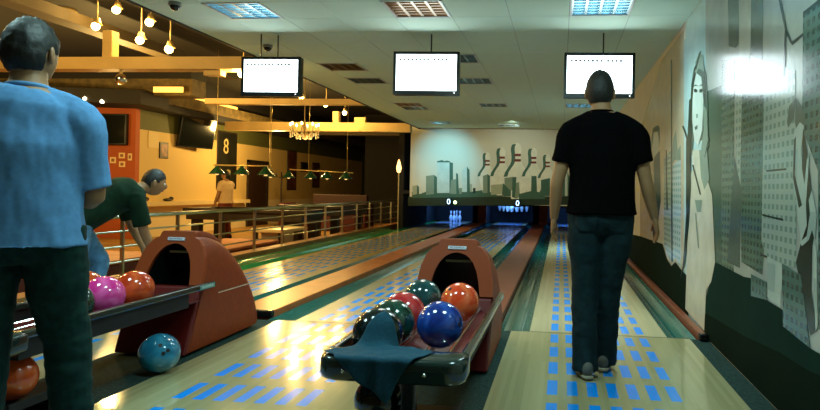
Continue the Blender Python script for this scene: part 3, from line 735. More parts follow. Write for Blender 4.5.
# ------------------------------------------------------------------ ball returns
OUT = [(.245, .02), (.250, .30), (.250, .44), (.244, .53), (.228, .62), (.200, .69), (.160, .735), (.128, .748), (.122, .775), (.112, .787), (0, .790)]
INN = [(.168, .38), (.166, .44), (.161, .48), (.152, .53), (.136, .59), (.112, .64), (.082, .675), (.060, .690), (.038, .699), (.018, .704), (0, .706)]
def full(h):
    return h + [(-x, z) for x, z in h[-2::-1]]
logo_m = mat('logo_plate', (0.62, 0.66, 0.74), 0.3)
logo_t = mat('logo_letters', (0.05, 0.07, 0.16), 0.4)
def ball_return(xc, label):
    t = empty('ball_return', (xc, 3.92, 0), label, 'ball return', 'ball returns')
    o2, i2 = full(OUT), full(INN)
    # curved hood
    bm = NB()
    rings = []
    L = 0.98
    LEAN = 0.40
    for q in range(19):
        a = (PI / 2) * q / 18
        y, s = L * math.sin(a), max(0.05, math.cos(a)) ** 0.92
        rings.append([bm.verts.new((x * (1 - .06 * (q / 18) ** 3), y + LEAN * (z - .02) * s * (1 - y / L), 0.02 + (z - 0.02) * s)) for x, z in o2])
    for a, b in zip(rings, rings[1:]):
        for k in range(len(o2) - 1):
            bm.faces.new((a[k], a[k + 1], b[k + 1], b[k]))
    bm.faces.new(rings[-1])
    h = obj('hood', bm, rust_m, t, True)
    h.modifiers.new('e', 'EDGE_SPLIT').split_angle = math.radians(38)
    # arch frame round the mouth
    bm = NB()
    A = [(x, z) for x, z in o2 if z >= .43]
    k0 = 2
    ring = {}
    for y in (-0.035, 0.0):
        ring[y] = ([bm.verts.new((x * 1.005, y + LEAN * (z - .02), z)) for i, (x, z) in enumerate(o2[k0:len(o2) - k0])],
                   [bm.verts.new((x, y + LEAN * (max(z, .40) - .02), max(z, .40))) for x, z in i2[k0 - 1:len(i2) - k0 + 1]])
    n1, n2 = len(ring[0.0][0]), len(ring[0.0][1])
    for y in ring:
        O, I = ring[y]
        # stitch outer to inner by proportional walk
        i = j = 0
        while i < n1 - 1 or j < n2 - 1:
            if j >= n2 - 1 or (i < n1 - 1 and (i + 1) / (n1 - 1) <= (j + 1) / (n2 - 1)):
                bm.faces.new((O[i], O[i + 1], I[j]))
                i += 1
            else:
                bm.faces.new((O[i], I[j + 1], I[j]))
                j += 1
    for w in (0, 1):
        A, B = ring[-0.035][w], ring[0.0][w]
        for k in range(len(A) - 1):
            bm.faces.new((A[k], A[k + 1], B[k + 1], B[k]))
    f = obj('arch_frame', bm, rust_lt, t)
    # dark tunnel
    bm = NB()
    R = [[bm.verts.new((x, (y + LEAN * (z - .02)) if y < 0 else y, z)) for x, z in i2] for y in (-0.01, 0.50)]
    for k in range(len(i2) - 1):
        bm.faces.new((R[0][k], R[0][k + 1], R[1][k + 1], R[1][k]))
    bm.faces.new(R[1])
    bm.faces.new((R[0][0], R[0][-1], R[1][-1], R[1][0]))
    obj('mouth', bm, black_pl, t)
    obj('mouth_bar', bbox(-.085, .085, .30, .315, .635, .65, .003), mat('bar_olive', (.25, .24, .10), .4), t)
    bm = bbox(-.245, .245, -.03, .02, .01, .43, .012)
    for v in bm.verts:
        v.co.y += LEAN * (v.co.z - .02)
    obj('front_panel', bm, rust_dk, t)
    tilt = math.atan(LEAN)
    mp = obj('maker_plate', bbox(-.062, .062, -.006, .006, -.012, .012, .004), logo_m, t)
    mp.location = (0, -.040 + LEAN * .715, .735)
    mp.rotation_euler = (-tilt, 0, 0)
    text_mesh('maker_letters', 'BRUNSWICK', 0.017, logo_t, (0, -.0064, 0), (PI / 2, 0, 0), mp)
    bm = NB()
    box(bm, .2485, .2515, .36, .80, .355, .362)
    obj('side_seam', bm, mat('seam_pale', (.55, .42, .30), .4), t)
    # rack
    for s in (-1, 1):
        r = obj('side_rail', bbox(.02 + s * .274 - .018, .02 + s * .274 + .018, -1.36, .22, .420, .462, .012, 3), bumper_m, t, label='black padded side rail')
        if s > 0:
            obj('rail_plate', bbox(.3115, .3135, .02, .20, .427, .456, .001), mat('rail_plate_grey', (.10, .26, .22), .3), r)
            text_mesh('rail_letters', 'BRUNSWICK', 0.024, mat('rail_letters_pale', (.6, .7, .66), .4), (.314, .11, .442), (PI / 2, 0, PI / 2), r)
    # wide padded front lip with round corners
    bm = NB()
    pl = []
    w, ya, yb, rc = .296, -1.50, -1.325, .080
    for cx, cy, a0 in ((w - rc, ya + rc, -90), (w - .02, yb - .02, 0), (-w + .02, yb - .02, 90), (-w + rc, ya + rc, 180)):
        rr = rc if cy < -1.4 else .02
        for q in range(6):
            a = math.radians(a0 + q * 18)
            pl.append((cx + rr * math.cos(a), cy + rr * math.sin(a)))
    lv = []
    for ins, z in ((.022, .360), (.006, .368), (0, .385), (0, .437), (.006, .452), (.022, .460)):
        ring = []
        for x, y in pl:
            q = V((x * (1 - ins / w), -1.41 + (y + 1.41) * (1 - ins / .09)))
            ring.append(bm.verts.new((q.x + .02, q.y, z)))
        lv.append(ring)
    for a, b in zip(lv, lv[1:]):
        for k in range(len(pl)):
            bm.faces.new((a[k], a[(k + 1) % len(pl)], b[(k + 1) % len(pl)], b[k]))
    bm.faces.new(lv[0][::-1])
    bm.faces.new(lv[-1])
    bp = obj('front_bumper', bm, bumper_m, t, True, label='wide black padded front lip')
    bp.modifiers.new('e', 'EDGE_SPLIT').split_angle = math.radians(50)
    for x in (-.16, .16):
        obj('screw', lathe(NB(), [(.008, 0), (.008, .003), (0, .005)], 10), chrome, bp, True).matrix_local = Matrix.Translation((x, -1.501, .405)) @ Matrix.Rotation(PI / 2, 4, 'X')
    bm = NB()
    box(bm, -.262, .262, -1.34, 0.12, .340, .352)
    obj('tray_bed', bm, rust_dk, t)
    bm = NB()
    box(bm, -.270, -.2625, -1.34, -.035, .325, .425)
    box(bm, .2625, .270, -1.34, -.035, .325, .425)
    box(bm, -.2625, .2625, -1.34, -.035, .325, .339)
    obj('tray_shadow_shell', bm, black_mt, t)  # black sides and underside put the shadow below the rail into colour
    for x in (-.175, -.065, .065, .175):
        obj('guide_rod', cyl(NB(), (x, -1.33, .372), (x, .10, .372), .0085, n=10), chrome, t)
    obj('support_post', bbox(.025, .085, -1.32, -1.26, -0.004, .345, .008), black_pl, t)
    bm = NB()
    box(bm, -.22, .22, -1.34, -.92, .085, .097)
    box(bm, -.23, -.22, -1.34, -.92, .085, .125)
    box(bm, .22, .23, -1.34, -.92, .085, .125)
    for y in (-1.25, -1.0):
        box(bm, -.2, .2, y - .02, y + .02, -.004, .086)
    obj('lower_tray', bm, black_mt, t)
    return t
ball_return(-2.62, 'terracotta ball return at left with one blue ball on the carpet before it')
ball_return(-0.665, 'terracotta ball return in the middle with a teal cloth on its front lip')

# ------------------------------------------------------------------ balls
hole_m = mat('finger_hole', (0.003, 0.003, 0.003), 0.6)
def ball(label, loc, r, m, hd=(0.3, 0.5, 0.8), group='balls on the racks', spin=0.0):
    o = obj('bowling_ball', ball_mesh(NB(), (0, 0, 0), r, 40), m, None, True, loc=loc)
    tag(o, label, 'bowling ball', group)
    d = V(hd).normalized()
    a = d.orthogonal().normalized()
    a = Matrix.Rotation(spin, 3, d) @ a
    b = d.cross(a)
    bm = NB()
    for u, w in ((.13, .16), (-.13, .16), (0, -.28)):
        p = (d + a * u + b * w).normalized()
        cyl(bm, p * (r * .96), p * (r * 1.002), r * .10, n=14)
    obj('finger_holes', bm, hole_m, o)
    return o
b_pink = swirl_mat('ball_pink', (0.75, 0.03, 0.28), (0.95, 0.16, 0.48))
b_orange = swirl_mat('ball_orange', (0.55, 0.045, 0.012), (0.85, 0.14, 0.03))
b_orange2 = swirl_mat('ball_orange_bright', (0.80, 0.06, 0.015), (0.95, 0.20, 0.06))
b_orange3 = swirl_mat('ball_orange_deep', (0.60, 0.07, 0.010), (0.75, 0.12, 0.02))
b_teal = swirl_mat('ball_teal', (0.008, 0.05, 0.055), (0.012, 0.085, 0.085))
b_red = swirl_mat('ball_red', (0.50, 0.02, 0.025), (0.68, 0.06, 0.06))
b_blue = swirl_mat('ball_blue', (0.008, 0.03, 0.22), (0.02, 0.10, 0.50))
b_green = swirl_mat('ball_dark_green', (0.004, 0.030, 0.018), (0.012, 0.07, 0.045))
b_black = mat('ball_black', (0.004, 0.010, 0.010), 0.10, coat=0.6)
b_cyan = swirl_mat('ball_cyan', (0.015, 0.16, 0.28), (0.03, 0.26, 0.40))
zt = .381 + .1075
ball('glossy orange bowling ball nearest the mouth of the middle ball return', (-.548, 3.56, zt), .1085, b_orange2, (-.6, -.3, .7))
ball('deep blue bowling ball in front of the orange one on the middle rack', (-.545, 2.95, zt), .1085, b_blue, (.9, -.2, .1))
ball('dark teal bowling ball left of the orange one at the middle return mouth', (-.775, 3.64, zt), .1085, b_teal, (-.3, .7, .6))
ball('red bowling ball between teal and dark green balls on the middle rack', (-.772, 3.17, zt), .1085, b_red, (-.8, .2, .5))
ball('dark green bowling ball just in front of the red ball', (-.772, 2.945, zt), .1085, b_green, (-.8, .4, .4))
ball('black bowling ball half covered by the teal cloth', (-.775, 2.722, zt), .1085, b_black, (.8, .4, .3))
ball('black bowling ball on the low shelf under the cloth', (-.755, 2.70, .097 + .1085), .1085, b_black, (-.7, .5, .6), 'balls on the low shelves')
ball('bright pink bowling ball on the left rack beside the jeans', (-2.495, 3.30, zt), .1085, b_pink, (.2, .8, .5))
ball('orange bowling ball on the left rack, close to the return mouth', (-2.495, 3.56, zt), .1085, b_orange, (-.4, .6, .7))
ball('orange bowling ball behind the pink one on the left rack', (-2.745, 3.47, zt), .1085, b_orange3, (-.6, .5, .6))
ball('dark green bowling ball between the jeans and the pink ball', (-2.495, 3.06, zt), .1085, b_green, (.2, .8, .5))
ball('orange bowling ball on the low shelf behind the legs in jeans', (-2.51, 2.72, .097 + .1085), .1085, b_orange3, (-.4, .6, .7), 'balls on the low shelves')
ball('cyan blue bowling ball lying on the carpet before the left return', (-2.33, 3.56, .1155), .115, b_cyan, (.62, -.62, .36), 'ball on the carpet')

# cloth draped over the black ball and the front lip
def cloth():
    n = 34
    Lc, Fc, Rc, Bc = V((-.925, 2.47)), V((-.645, 2.235)), V((-.485, 2.53)), V((-.735, 2.69))
    lip_y = 3.92 - 1.50
    pts = {}
    def support(x, y):
        z = .372
        if lip_y - .005 <= y <= lip_y + .18 and -.95 < x < -.34:
            z = max(z, .462)
        for (bx, by) in ((-.775, 2.722), (-.772, 2.945), (-.545, 2.95)):
            d = (x - bx) ** 2 + (y - by) ** 2
            if d < .1135 ** 2:
                z = max(z, zt + math.sqrt(.1135 ** 2 - d))
        return z
    H = {}
    XY = {}
    for i in range(n + 1):
        for j in range(n + 1):
            u, w = i / n, j / n
            p = Bc.lerp(Lc, u).lerp(Rc.lerp(Fc, u), w)
            p += V((math.sin(u * 9 + w * 5) * .006, math.sin(w * 8) * .006))
            XY[i, j] = p
            H[i, j] = support(p.x, max(p.y, lip_y + .002)) + .006
    base = dict(H)
    for it in range(26):
        N = {}
        for k in H:
            i, j = k
            nb = [H[a] for a in ((i - 1, j), (i + 1, j), (i, j - 1), (i, j + 1)) if a in H]
            N[k] = max(base[k], sum(nb) / len(nb) - .0004)
        H = N
    bm = NB()
    VV = {}
    for k, p in XY.items():
        x, y, z = p.x, p.y, H[k]
        z += .005 * noise.noise(V((x * 22, y * 22, 1.3)))
        if y < lip_y:
            over = lip_y - y
            a = min(over, .012)
            z = .470 - max(0, over - .004) * 1.0
            y = lip_y - a - .006 + .012 * math.sin(x * 60) * min(1, over * 8) - .006
        VV[k] = bm.verts.new((x, y, z))
    for i in range(n):
        for j in range(n):
            bm.faces.new((VV[i, j], VV[i + 1, j], VV[i + 1, j + 1], VV[i, j + 1]))
    return bm
o = obj('wiping_cloth', cloth(), mat('cloth_teal', (0.010, 0.060, 0.095), 0.85, var=0.15, vscale=90, bump=0.15, spec=.2), None, True)
s = o.modifiers.new('t', 'SOLIDIFY')
s.thickness = .003
s.offset = 1
tag(o, 'dark teal cloth draped over a black ball and the front lip of the middle rack', 'cloth')

# ------------------------------------------------------------------ hanging score screens
scr_m = mat('screen_lit', (0.8, 0.9, 0.95), 0.3, emit=(0.80, 0.96, 1.0), estr=8)
mark_m = mat('screen_marks', (0.03, 0.06, 0.08), 0.5)
SCR = [(-3.135, 6.65, 2.29, .66, .425, 2, 'leftmost of three lit score screens, hanging before the yellow-lit beam'),
       (-1.43, 6.65, 2.325, .70, .455, 1, 'middle one of three lit score screens, hanging clear below the ceiling'),
       (.363, 6.65, 2.305, .715, .46, 1, 'rightmost lit score screen, partly hidden by the head of the man in black')]
for (x, y, z, w, h, nr, lb) in SCR:
    t = empty('score_screen', (x, y, z), lb, 'screen', 'hanging score screens', 0.03)
    w2, h2 = w / 2, h / 2
    obj('cabinet', bbox(-w2, w2, 0.0, .085, -h2, h2, .012), black_pl, t)
    bm = NB()
    box(bm, -w2, -w2 + .03, -.012, 0, -h2, h2)
    box(bm, w2 - .03, w2, -.012, 0, -h2, h2)
    box(bm, -w2 + .03, w2 - .03, -.012, 0, h2 - .03, h2)
    box(bm, -w2 + .03, w2 - .03, -.012, 0, -h2, -h2 + .045)
    obj('bezel', bm, black_pl, t)
    p = obj('screen_panel', box(NB(), -w2 + .03, w2 - .03, -.004, -.001, -h2 + .045, h2 - .03), scr_m, t)
    bm = NB()
    xs = [-.29 + i * .042 for i in range(8)] + [.07 + i * .042 for i in range(4)]
    for q, xx in enumerate(xs):
        box(bm, xx * w / .7, xx * w / .7 + .028, -.006, -.004, h2 - .095, h2 - .071)
    obj('score_lettering', bm, mark_m, p)
    obj('power_light', ball_mesh(NB(), (w2 - .05, -.012, -h2 + .022), .006, 10), mat('led_white', (.8, .8, .8), .4, emit=(1, 1, 1), estr=3), t)
    top = CZ - z
    for q in range(nr):
        rx = (.05, -.14)[q] if nr == 2 else .04
        obj('hanging_rod', cyl(NB(), (rx, .05, h2 - .02), (rx, .05, top), .008, n=10), black_pl, t)
    obj('ceiling_plate', bbox(-.0, .08, .01, .09, top - .012, top, .003), white_tile, t)
for (x, y, lb) in ((-3.45, 7.22, 'dark ceiling camera dome just behind the leftmost screen'), (-3.52, 5.50, 'dark ceiling camera dome at the top edge of the tiled ceiling')):
    t = empty('camera_dome', (x, y, CZ), lb, 'security camera', 'ceiling camera domes')
    obj('mount_ring', cyl(NB(), (0, 0, -.03), (0, 0, 0), .055, n=20), mat('dome_grey', (.25, .27, .25), .4), t)
    obj('dome', ball_mesh(NB(), (0, 0, -.03), .045, 18), black_pl, t, True)

# ------------------------------------------------------------------ murals
G = 0.19
def pm(n, c, r=G, e=.4):
    return mat(n, c, r, spec=e, var=0.08, vscale=6)
PAL = {
    'w_cyan': pm('paint_cyan_glow', (.42, .60, .62)), 'w_pale': pm('paint_pale', (.36, .40, .36)), 'w_warm': pm('paint_cream', (.50, .45, .33)),  # the cyan strip's colour holds the glow reflected on that wall
    'p_blue': window_mat('paint_blue_tower', (.42, .55, .58), (.20, .36, .36), .11, .06), 'p_win': window_mat('paint_tower_light', (.33, .41, .35), (.17, .25, .21), .07, .055),
    'p_win2': window_mat('paint_tower_mid', (.085, .145, .105), (.04, .08, .06), .065, .048), 'p_win3': window_mat('paint_tower_grey', (.13, .19, .145), (.06, .11, .085), .075, .055),
    'p_win4': window_mat('paint_tower_teal', (.07, .14, .12), (.03, .07, .06), .065, .055),
    'p_light': pm('paint_light', (.42, .47, .42)), 'p_light2': window_mat('paint_light_two', (.40, .48, .43), (.32, .40, .36), .30, .30),
    'p_dark': pm('paint_dark', (.012, .030, .024)), 'p_mid': pm('paint_mid', (.22, .30, .25)), 'p_grey': pm('paint_grey', (.075, .12, .10)),
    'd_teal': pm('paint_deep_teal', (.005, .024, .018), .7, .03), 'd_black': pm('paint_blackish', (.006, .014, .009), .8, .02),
    'p_skirt': pm('paint_skirt', (.56, .56, .46)), 'p_face': pm('paint_face', (.58, .66, .62)), 'p_red': pm('paint_lips', (.12, .16, .15)),
    'b_dark': pm('mural_black_green', (.010, .030, .018), .6), 'b_mid': pm('mural_dark_green', (.045, .12, .085), .6), 'b_light': pm('mural_light', (.34, .38, .28), .6),
    'b_grey': pm('mural_grey', (.20, .26, .19), .6), 'b_face': pm('mural_face', (.50, .58, .54), .6), 'b_pin': pm('mural_pin', (.74, .74, .64), .6), 'b_stripe': pm('mural_stripe', (.16, .025, .02), .6),
}
def painting(name, shapes, place, n_axis, label, base=()):
    """painted shapes, each a thin skin of paint over the earlier ones"""
    bm = NB()
    names = []
    for k, (m, pts) in enumerate(list(base) + shapes):
        if m not in names:
            names.append(m)
        d = 0.0010 + 0.00012 * k
        vs = [bm.verts.new(place(p, d)) for p in pts]
        for tri in geometry.tessellate_polygon([[V((p[0], p[1], 0)) for p in pts]]):
            if len(set(tri)) < 3 or bm.faces.get([vs[i] for i in tri]):
                continue
            f = bm.faces.new([vs[i] for i in tri])
            f.material_index = names.index(m)
    me = bpy.data.meshes.new(name)
    bm.normal_update()
    for f in bm.faces:
        if f.normal.dot(n_axis) < 0:
            f.normal_flip()
    bm.to_mesh(me)
    bm.free()
    o = obj(name, me, [PAL[n] for n in names])
    return tag(o, label, 'mural')
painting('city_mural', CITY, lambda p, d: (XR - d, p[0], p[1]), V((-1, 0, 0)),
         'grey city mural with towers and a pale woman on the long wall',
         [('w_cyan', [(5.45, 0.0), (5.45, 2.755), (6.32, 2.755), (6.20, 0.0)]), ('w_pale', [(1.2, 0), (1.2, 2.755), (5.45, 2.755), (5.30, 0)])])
painting('skyline_mural', SKY, lambda p, d: (p[0], 17.5 - d, p[1]), V((0, -1, 0)),
         'painted skyline with giant bowling pins on the far wall')

# ------------------------------------------------------------------ railing
rail_x, ztop = -4.85, 0.735
t = empty('metal_railing', (rail_x, 5.3, 0.07), 'long steel railing with four bars between the lanes and the pool hall', 'railing')
h0 = ztop - 0.07
obj('top_rail', cyl(NB(), (0, .2, h0), (0, 16.3, h0), .024, n=14), steel, t, True)
for z in (.16, .33, .50):
    obj('bar', cyl(NB(), (-.0, .2, z), (-.0, 16.3, z), .011, n=10), steel, t, True)
ys = []
y = 0.35
while y < 16.3:
    ys.append(y)
    y += 1.04 if y < 12 else .95
for y in ys:
    bm = NB()
    box(bm, -.020, .020, y - .012, y + .012, .006, h0 - .01)
    p = obj('post', bm, steel, t)
    obj('foot_plate', bbox(-.045, .045, y - .04, y + .04, 0, .008, .002), steel, p)

# ------------------------------------------------------------------ pool hall shell
def tan_wall_mat():
    m = mat('tan_wall_paint', (.55, .38, .13), .7)
    g = NT(m)
    b = m.node_tree.nodes['Principled BSDF']
    x, y, z = g.xyz()
    nz = m.node_tree.nodes.new('ShaderNodeTexNoise')
    nz.inputs['Scale'].default_value = 1.4
    tan = g.mix(nz.outputs[0], (.58, .40, .14), (.68, .50, .20))
    c = g.mix(g.m('GREATER_THAN', z, 2.36), tan, (.085, .090, .022))
    c = g.mix(g.m('MULTIPLY', g.m('LESS_THAN', z, .62), g.m('GREATER_THAN', z, -1)), c, (.75, .62, .36))
    m.node_tree.links.new(c, b.inputs['Base Color'])
    return m
ochre = mat('beam_ochre', (.62, .42, .16), .6, var=.15, vscale=2)
dark_ceil = mat('dark_ceiling', (.004, .003, .0015), .8, var=.3, vscale=2)
soffit_m = mat('soffit_black', (.010, .008, .006), .7)
gold_m = mat('gold_plaster', (.13, .09, .03), .7, var=.45, vscale=6, bump=.4)
orange_wall = mat('orange_wall_paint', (.42, .085, .016), .7, var=.1, vscale=2)
struct('wall_left', box(NB(), -9.95, -9.8, 14.05, 31, -0.4, 3.8), tan_wall_mat())
struct('wall_left_orange', box(NB(), -14.2, -9.8, 13.9, 14.05, -0.4, 3.8), orange_wall)
struct('wall_left_near', box(NB(), -14.35, -14.2, -2.65, 14.05, -0.4, 3.8), soffit_m)
struct('wall_end', box(NB(), -14.2, -4.16, 31, 31.15, -0.4, 3.8), pit_m)
struct('wall_dark_end', box(NB(), -7.2, -4.40, 23.1, 23.25, -0.4, 3.8), mat('dark_opening', (.006, .005, .004), .8))
struct('ceiling_pool_hall', box(NB(), -14.2, XE - .03, -2.65, 31, 3.78, 3.9), dark_ceil)
struct('beam_1', box(NB(), -14.2, XE - .03, 8.0, 8.25, 2.63, 2.79), ochre)
struct('beam_2', box(NB(), -7.25, XE - .03, 12.4, 12.62, 2.75, 2.86), ochre)
struct('beam_3', box(NB(), -9.0, XE - .03, 16.4, 16.65, 2.57, 2.80), ochre)
struct('beam_4', box(NB(), -7.15, -6.85, -2.5, 13.0, 3.34, 3.50), mat('beam_ochre_shaded', (.075, .052, .02), .7))  # darker copy of the ochre; the beam's dimness is put into the colour
struct('beam_5', box(NB(), -9.0, -4.16, 21.0, 21.4, 2.85, 3.2), mat('beam_ochre_shaded', (.075, .052, .02), .7))
# dark bulkheads with gold plaster and cove light above
bm = NB()
pr = []
for k in range(15):
    f = k / 14
    pr.append((-14.2 + f * 5.2, 12.55 + .9 * (1 - math.cos(f * PI * .5)) * .0 + .35 * f, 2.92 - .12 * f))
lo0, lo1, up0, up1 = [], [], [], []
for x, y, z in pr:
    lo0.append(bm.verts.new((x, y, z)))
    lo1.append(bm.verts.new((x, 13.9, z)))
    up0.append(bm.verts.new((x, y, z + .30)))
    up1.append(bm.verts.new((x, 13.9, z + .30)))
for A, B in ((lo0, lo1), (up0, up1), (lo0, up0), (lo1, up1)):
    for k in range(14):
        bm.faces.new((A[k], A[k + 1], B[k + 1], B[k]))
bm.faces.new((lo0[0], lo1[0], up1[0], up0[0]))
bm.faces.new((lo0[-1], lo1[-1], up1[-1], up0[-1]))
struct('trim_3', bm, soffit_m)
struct('trim_4', box(NB(), -9.8, -9.30, 13.9, 31, 2.82, 2.98), soffit_m)
struct('trim_5', box(NB(), -14.2, -8.1, 13.35, 13.9, 3.05, 3.42), gold_m)
struct('trim_6', box(NB(), -9.8, -9.25, 13.9, 31, 2.98, 3.25), gold_m)
struct('trim_8', box(NB(), -14.2, -8.1, 13.30, 13.9, 3.42, 3.78), soffit_m)
struct('trim_9', box(NB(), -9.8, -9.4, 13.9, 31, 3.25, 3.78), soffit_m)
cove = mat('cove_lamp', (.9, .6, .2), .5, emit=(1.0, .48, .07), estr=2.2)
for (bx, lb) in ((((-8.80, -8.12, 13.02, 13.06, 3.07, 3.19)), 'short glowing cove lamp over the dark soffit at the corner'),):
    tag(obj('cove_lamp', bbox(*bx, b=.01), cove), lb, 'lamp', 'cove lamps')
tag(obj('cove_lamp', bbox(-9.32, -9.28, 14.2, 17.6, 3.25, 3.33, b=.01), cove), 'long glowing cove lamp running along the tan wall soffit', 'lamp', 'cove lamps')
led = mat('downlight_lit', (1, .9, .7), .4, emit=(1, .85, .55), estr=9)
for (x, z, lb) in ((-11.0, 3.06, 'tiny lit downlight in the dark soffit nearest the head of the man in blue'), (-10.62, 2.97, 'second tiny soffit downlight from the blue shirt'),
                   (-10.22, 2.895, 'third tiny soffit downlight from the blue shirt'), (-9.84, 2.835, 'tiny soffit downlight farthest from the blue shirt')):
    tag(obj('downlight', cyl(NB(), (x, 12.52 + .35 * (x + 14.2) / 5.2, z), (x, 12.57 + .35 * (x + 14.2) / 5.2, z), .035, n=14), led), lb, 'lamp', 'soffit downlights')

# bare spot lamps
bulb = mat('spot_bulb', (1, .8, .4), .4, emit=(1.0, .62, .18), estr=26)
brass = mat('lamp_housing', (.45, .32, .12), .45)
SP = [(-6.38, 8.6, 3.58, 'glowing spot lamp nearest the top edge, left of the tiled ceiling'), (-6.46, 8.3, 3.27, 'glowing spot lamp sitting on top of the short yellow post'),
      (-5.80, 8.5, 3.37, 'upper glowing spot lamp midway between post and tiled ceiling'), (-5.94, 8.5, 3.12, 'lower glowing spot lamp midway between post and tiled ceiling'),
      (-5.50, 8.5, 2.99, 'glowing spot lamp resting just above the front beam, nearest the tiled ceiling'), (-4.36, 8.40, 2.63, 'glowing spot lamp under the front beam beside the leftmost screen'),
      (-5.97, 15.8, 3.18, 'glowing spot lamp just right of the chandelier, above the far beam'), (-5.47, 15.8, 2.98, 'glowing spot lamp beside the small lit plate over the far beam'),
      (-6.61, 15.8, 3.34, 'glowing spot lamp above the chandelier under the leftmost screen'), (-9.0, 10.6, 3.05, 'glowing spot lamp hidden behind the head of the man in blue')]
SP = SP[:9]
for k, (x, y, z, lb) in enumerate(SP):
    t = empty('spot_lamp', (x, y, z), lb, 'lamp', 'bare spot lamps')
    obj('bulb', ball_mesh(NB(), (0, -.03, 0), .055, 18), bulb, t, True)
    obj('housing', lathe(NB(), [(.0, .12), (.035, .12), (.05, .06), (.07, .03), (.066, .03), (.045, .06), (0, .10)], 18), brass, t, True)
    obj('stem', cyl(NB(), (0, 0, .11), (0, 0, 3.78 - z), .008, n=8), brass, t)
tag(obj('lamp_plate', bbox(-4.74, -4.50, 8.06, 8.20, 2.555, 2.632, .005), ochre), 'small square yellow plate hanging under the front beam', 'plate', 'small lit plates')
tag(obj('lamp_plate', bbox(-5.44, -5.14, 16.45, 16.55, 2.80, 2.95, .005), ochre), 'small yellow plate above the far beam right of the chandelier', 'plate', 'small lit plates')
tag(obj('short_post', bbox(-6.19, -6.05, 8.05, 8.2, 2.79, 3.16, .01), ochre), 'short yellow post standing on the front beam', 'post', 'short posts on the beams')
tag(obj('short_post', bbox(-6.02, -5.86, 16.42, 16.6, 2.80, 3.10, .01), ochre), 'short yellow post standing on the far beam by the chandelier', 'post', 'short posts on the beams')
t = empty('camera_dome', (-5.94, 8.1, 2.63), 'round metal dome hanging under the front beam below the short post', 'security camera', 'ceiling camera domes')
obj('neck', cyl(NB(), (0, 0, -.07), (0, 0, 0), .02), brass, t)
obj('dome', ball_mesh(NB(), (0, 0, -.12), .075, 20), chrome, t, True)
tag(obj('ceiling_disc', lathe(NB(), [(0, 0), (.16, 0), (.17, .02), (.15, .05), (0, .05)], 24), mat('disc_cream', (.5, .36, .16), .5), None, True, loc=(-7.69, 9.18, 3.73)), 'flat round ceiling disc above the head of the man in blue', 'ceiling light')

# ------------------------------------------------------------------ chandelier
cx, cy, cz = -5.37, 13.0, 2.30
t = empty('chandelier', (cx, cy, cz), 'ornate crystal chandelier with candle bulbs hanging over the pool tables', 'chandelier')
obj('rod', cyl(NB(), (0, 0, .1), (0, 0, 3.78 - cz), .009, n=8), brass, t)
obj('column', lathe(NB(), [(0, -.22), (.02, -.2), (.05, -.14), (.025, -.08), (.03, 0), (.05, .06), (.02, .12), (.012, .2), (0, .2)], 14), brass, t, True)
crys = mat('crystal', (.95, .85, .6), .08, spec=1.0, coat=1.0)
candle = mat('candle_bulb', (1, .8, .5), .4, emit=(1.0, .58, .18), estr=10)
for k in range(8):
    a = k * PI / 4 + .2
    d = V((math.cos(a), math.sin(a), 0))
    P = [V((0, 0, -.05)) + d * .03, V((0, 0, -.14)) + d * .13, V((0, 0, -.08)) + d * .25, V((0, 0, .0)) + d * .29]
    Q, R = smooth_path(P, [.009] * 4, 5)
    arm = obj('arm', sweep(NB(), Q, R, R, (-d.y, d.x, 0), 8, dome=False), brass, t, True)
    obj('candle', cyl(NB(), d * .29 + V((0, 0, .0)), d * .29 + V((0, 0, .07)), .014, n=8), mat('candle_cream', (.8, .7, .5), .5), arm)
    obj('flame_bulb', ball_mesh(NB(), d * .29 + V((0, 0, .10)), .024, 10, (1, 1, 1.6)), candle, arm, True)
    bm = NB()
    for q in range(5):
        p = d * (.10 + .047 * q) + V((0, 0, -.13 - .05 * math.sin(q * 1.7)))
        ball_mesh(bm, p, .017, 6, (1, 1, 1.7))
    for q in range(3):
        p = d * (.29) + V((0, 0, -.05 - .045 * q))
        ball_mesh(bm, p, .014, 6, (1, 1, 1.6))
    obj('crystal_drops', bm, crys, arm)

# ------------------------------------------------------------------ billiard lamps
shade_g = mat('shade_green', (.010, .055, .028), .22, coat=.4)
shade_in = mat('shade_inside', (.9, .75, .4), .6, emit=(1.0, .62, .2), estr=1.4)
gold_bar = mat('brass_bar', (.78, .56, .20), .3, metal=.6)
def shade(parent, p, s=1.0):
    p = V(p)
    sh = obj('lamp_shade', lathe(NB(), [(.02, .0), (.035, .0), (.045, -.03), (.10, -.09), (.155, -.155), (.158, -.165), (.15, -.163), (.09, -.09), (.035, -.035), (.02, -.02)], 20, p, 0), shade_g, parent, True)
    obj('bulb', ball_mesh(NB(), p + V((0, 0, -.14)), .045, 12), shade_in, sh, True)
    return sh
t = empty('billiard_lamp', (-6.25, 12.1, 1.49), 'brass bar lamp with three green shades over the nearer pool table', 'lamp', 'billiard lamps')
obj('bar', cyl(NB(), (-.60, 0, 0), (.60, 0, 0), .016, n=10), gold_bar, t, True)
for x in (-.53, -.01, .48):
    shade(t, (x, 0, -.01))
for x in (-.55, .55):
    obj('suspension_wire', cyl(NB(), (x, 0, 0), (x, 0, 3.78 - 1.49), .004, n=6), gold_bar, t)
t = empty('billiard_lamp', (-5.56, 14.5, 1.47), 'brass bar lamp with four green shades over the farther pool table', 'lamp', 'billiard lamps', .10)
obj('bar', cyl(NB(), (-.74, 0, .02), (.74, 0, -.03), .016, n=10), gold_bar, t, True)
for x in (-.76, -.25, .14, .58):
    shade(t, (x, 0, -.01))
for x in (-.30, .60):
    obj('suspension_wire', cyl(NB(), (x, 0, 0), (x, 0, 3.78 - 1.47), .004, n=6), gold_bar, t)
t = empty('pendant_lamp', (-6.75, 14.4, 1.47), 'single green pendant shade between the two brass bar lamps', 'lamp')
shade(t, (0, 0, 0))
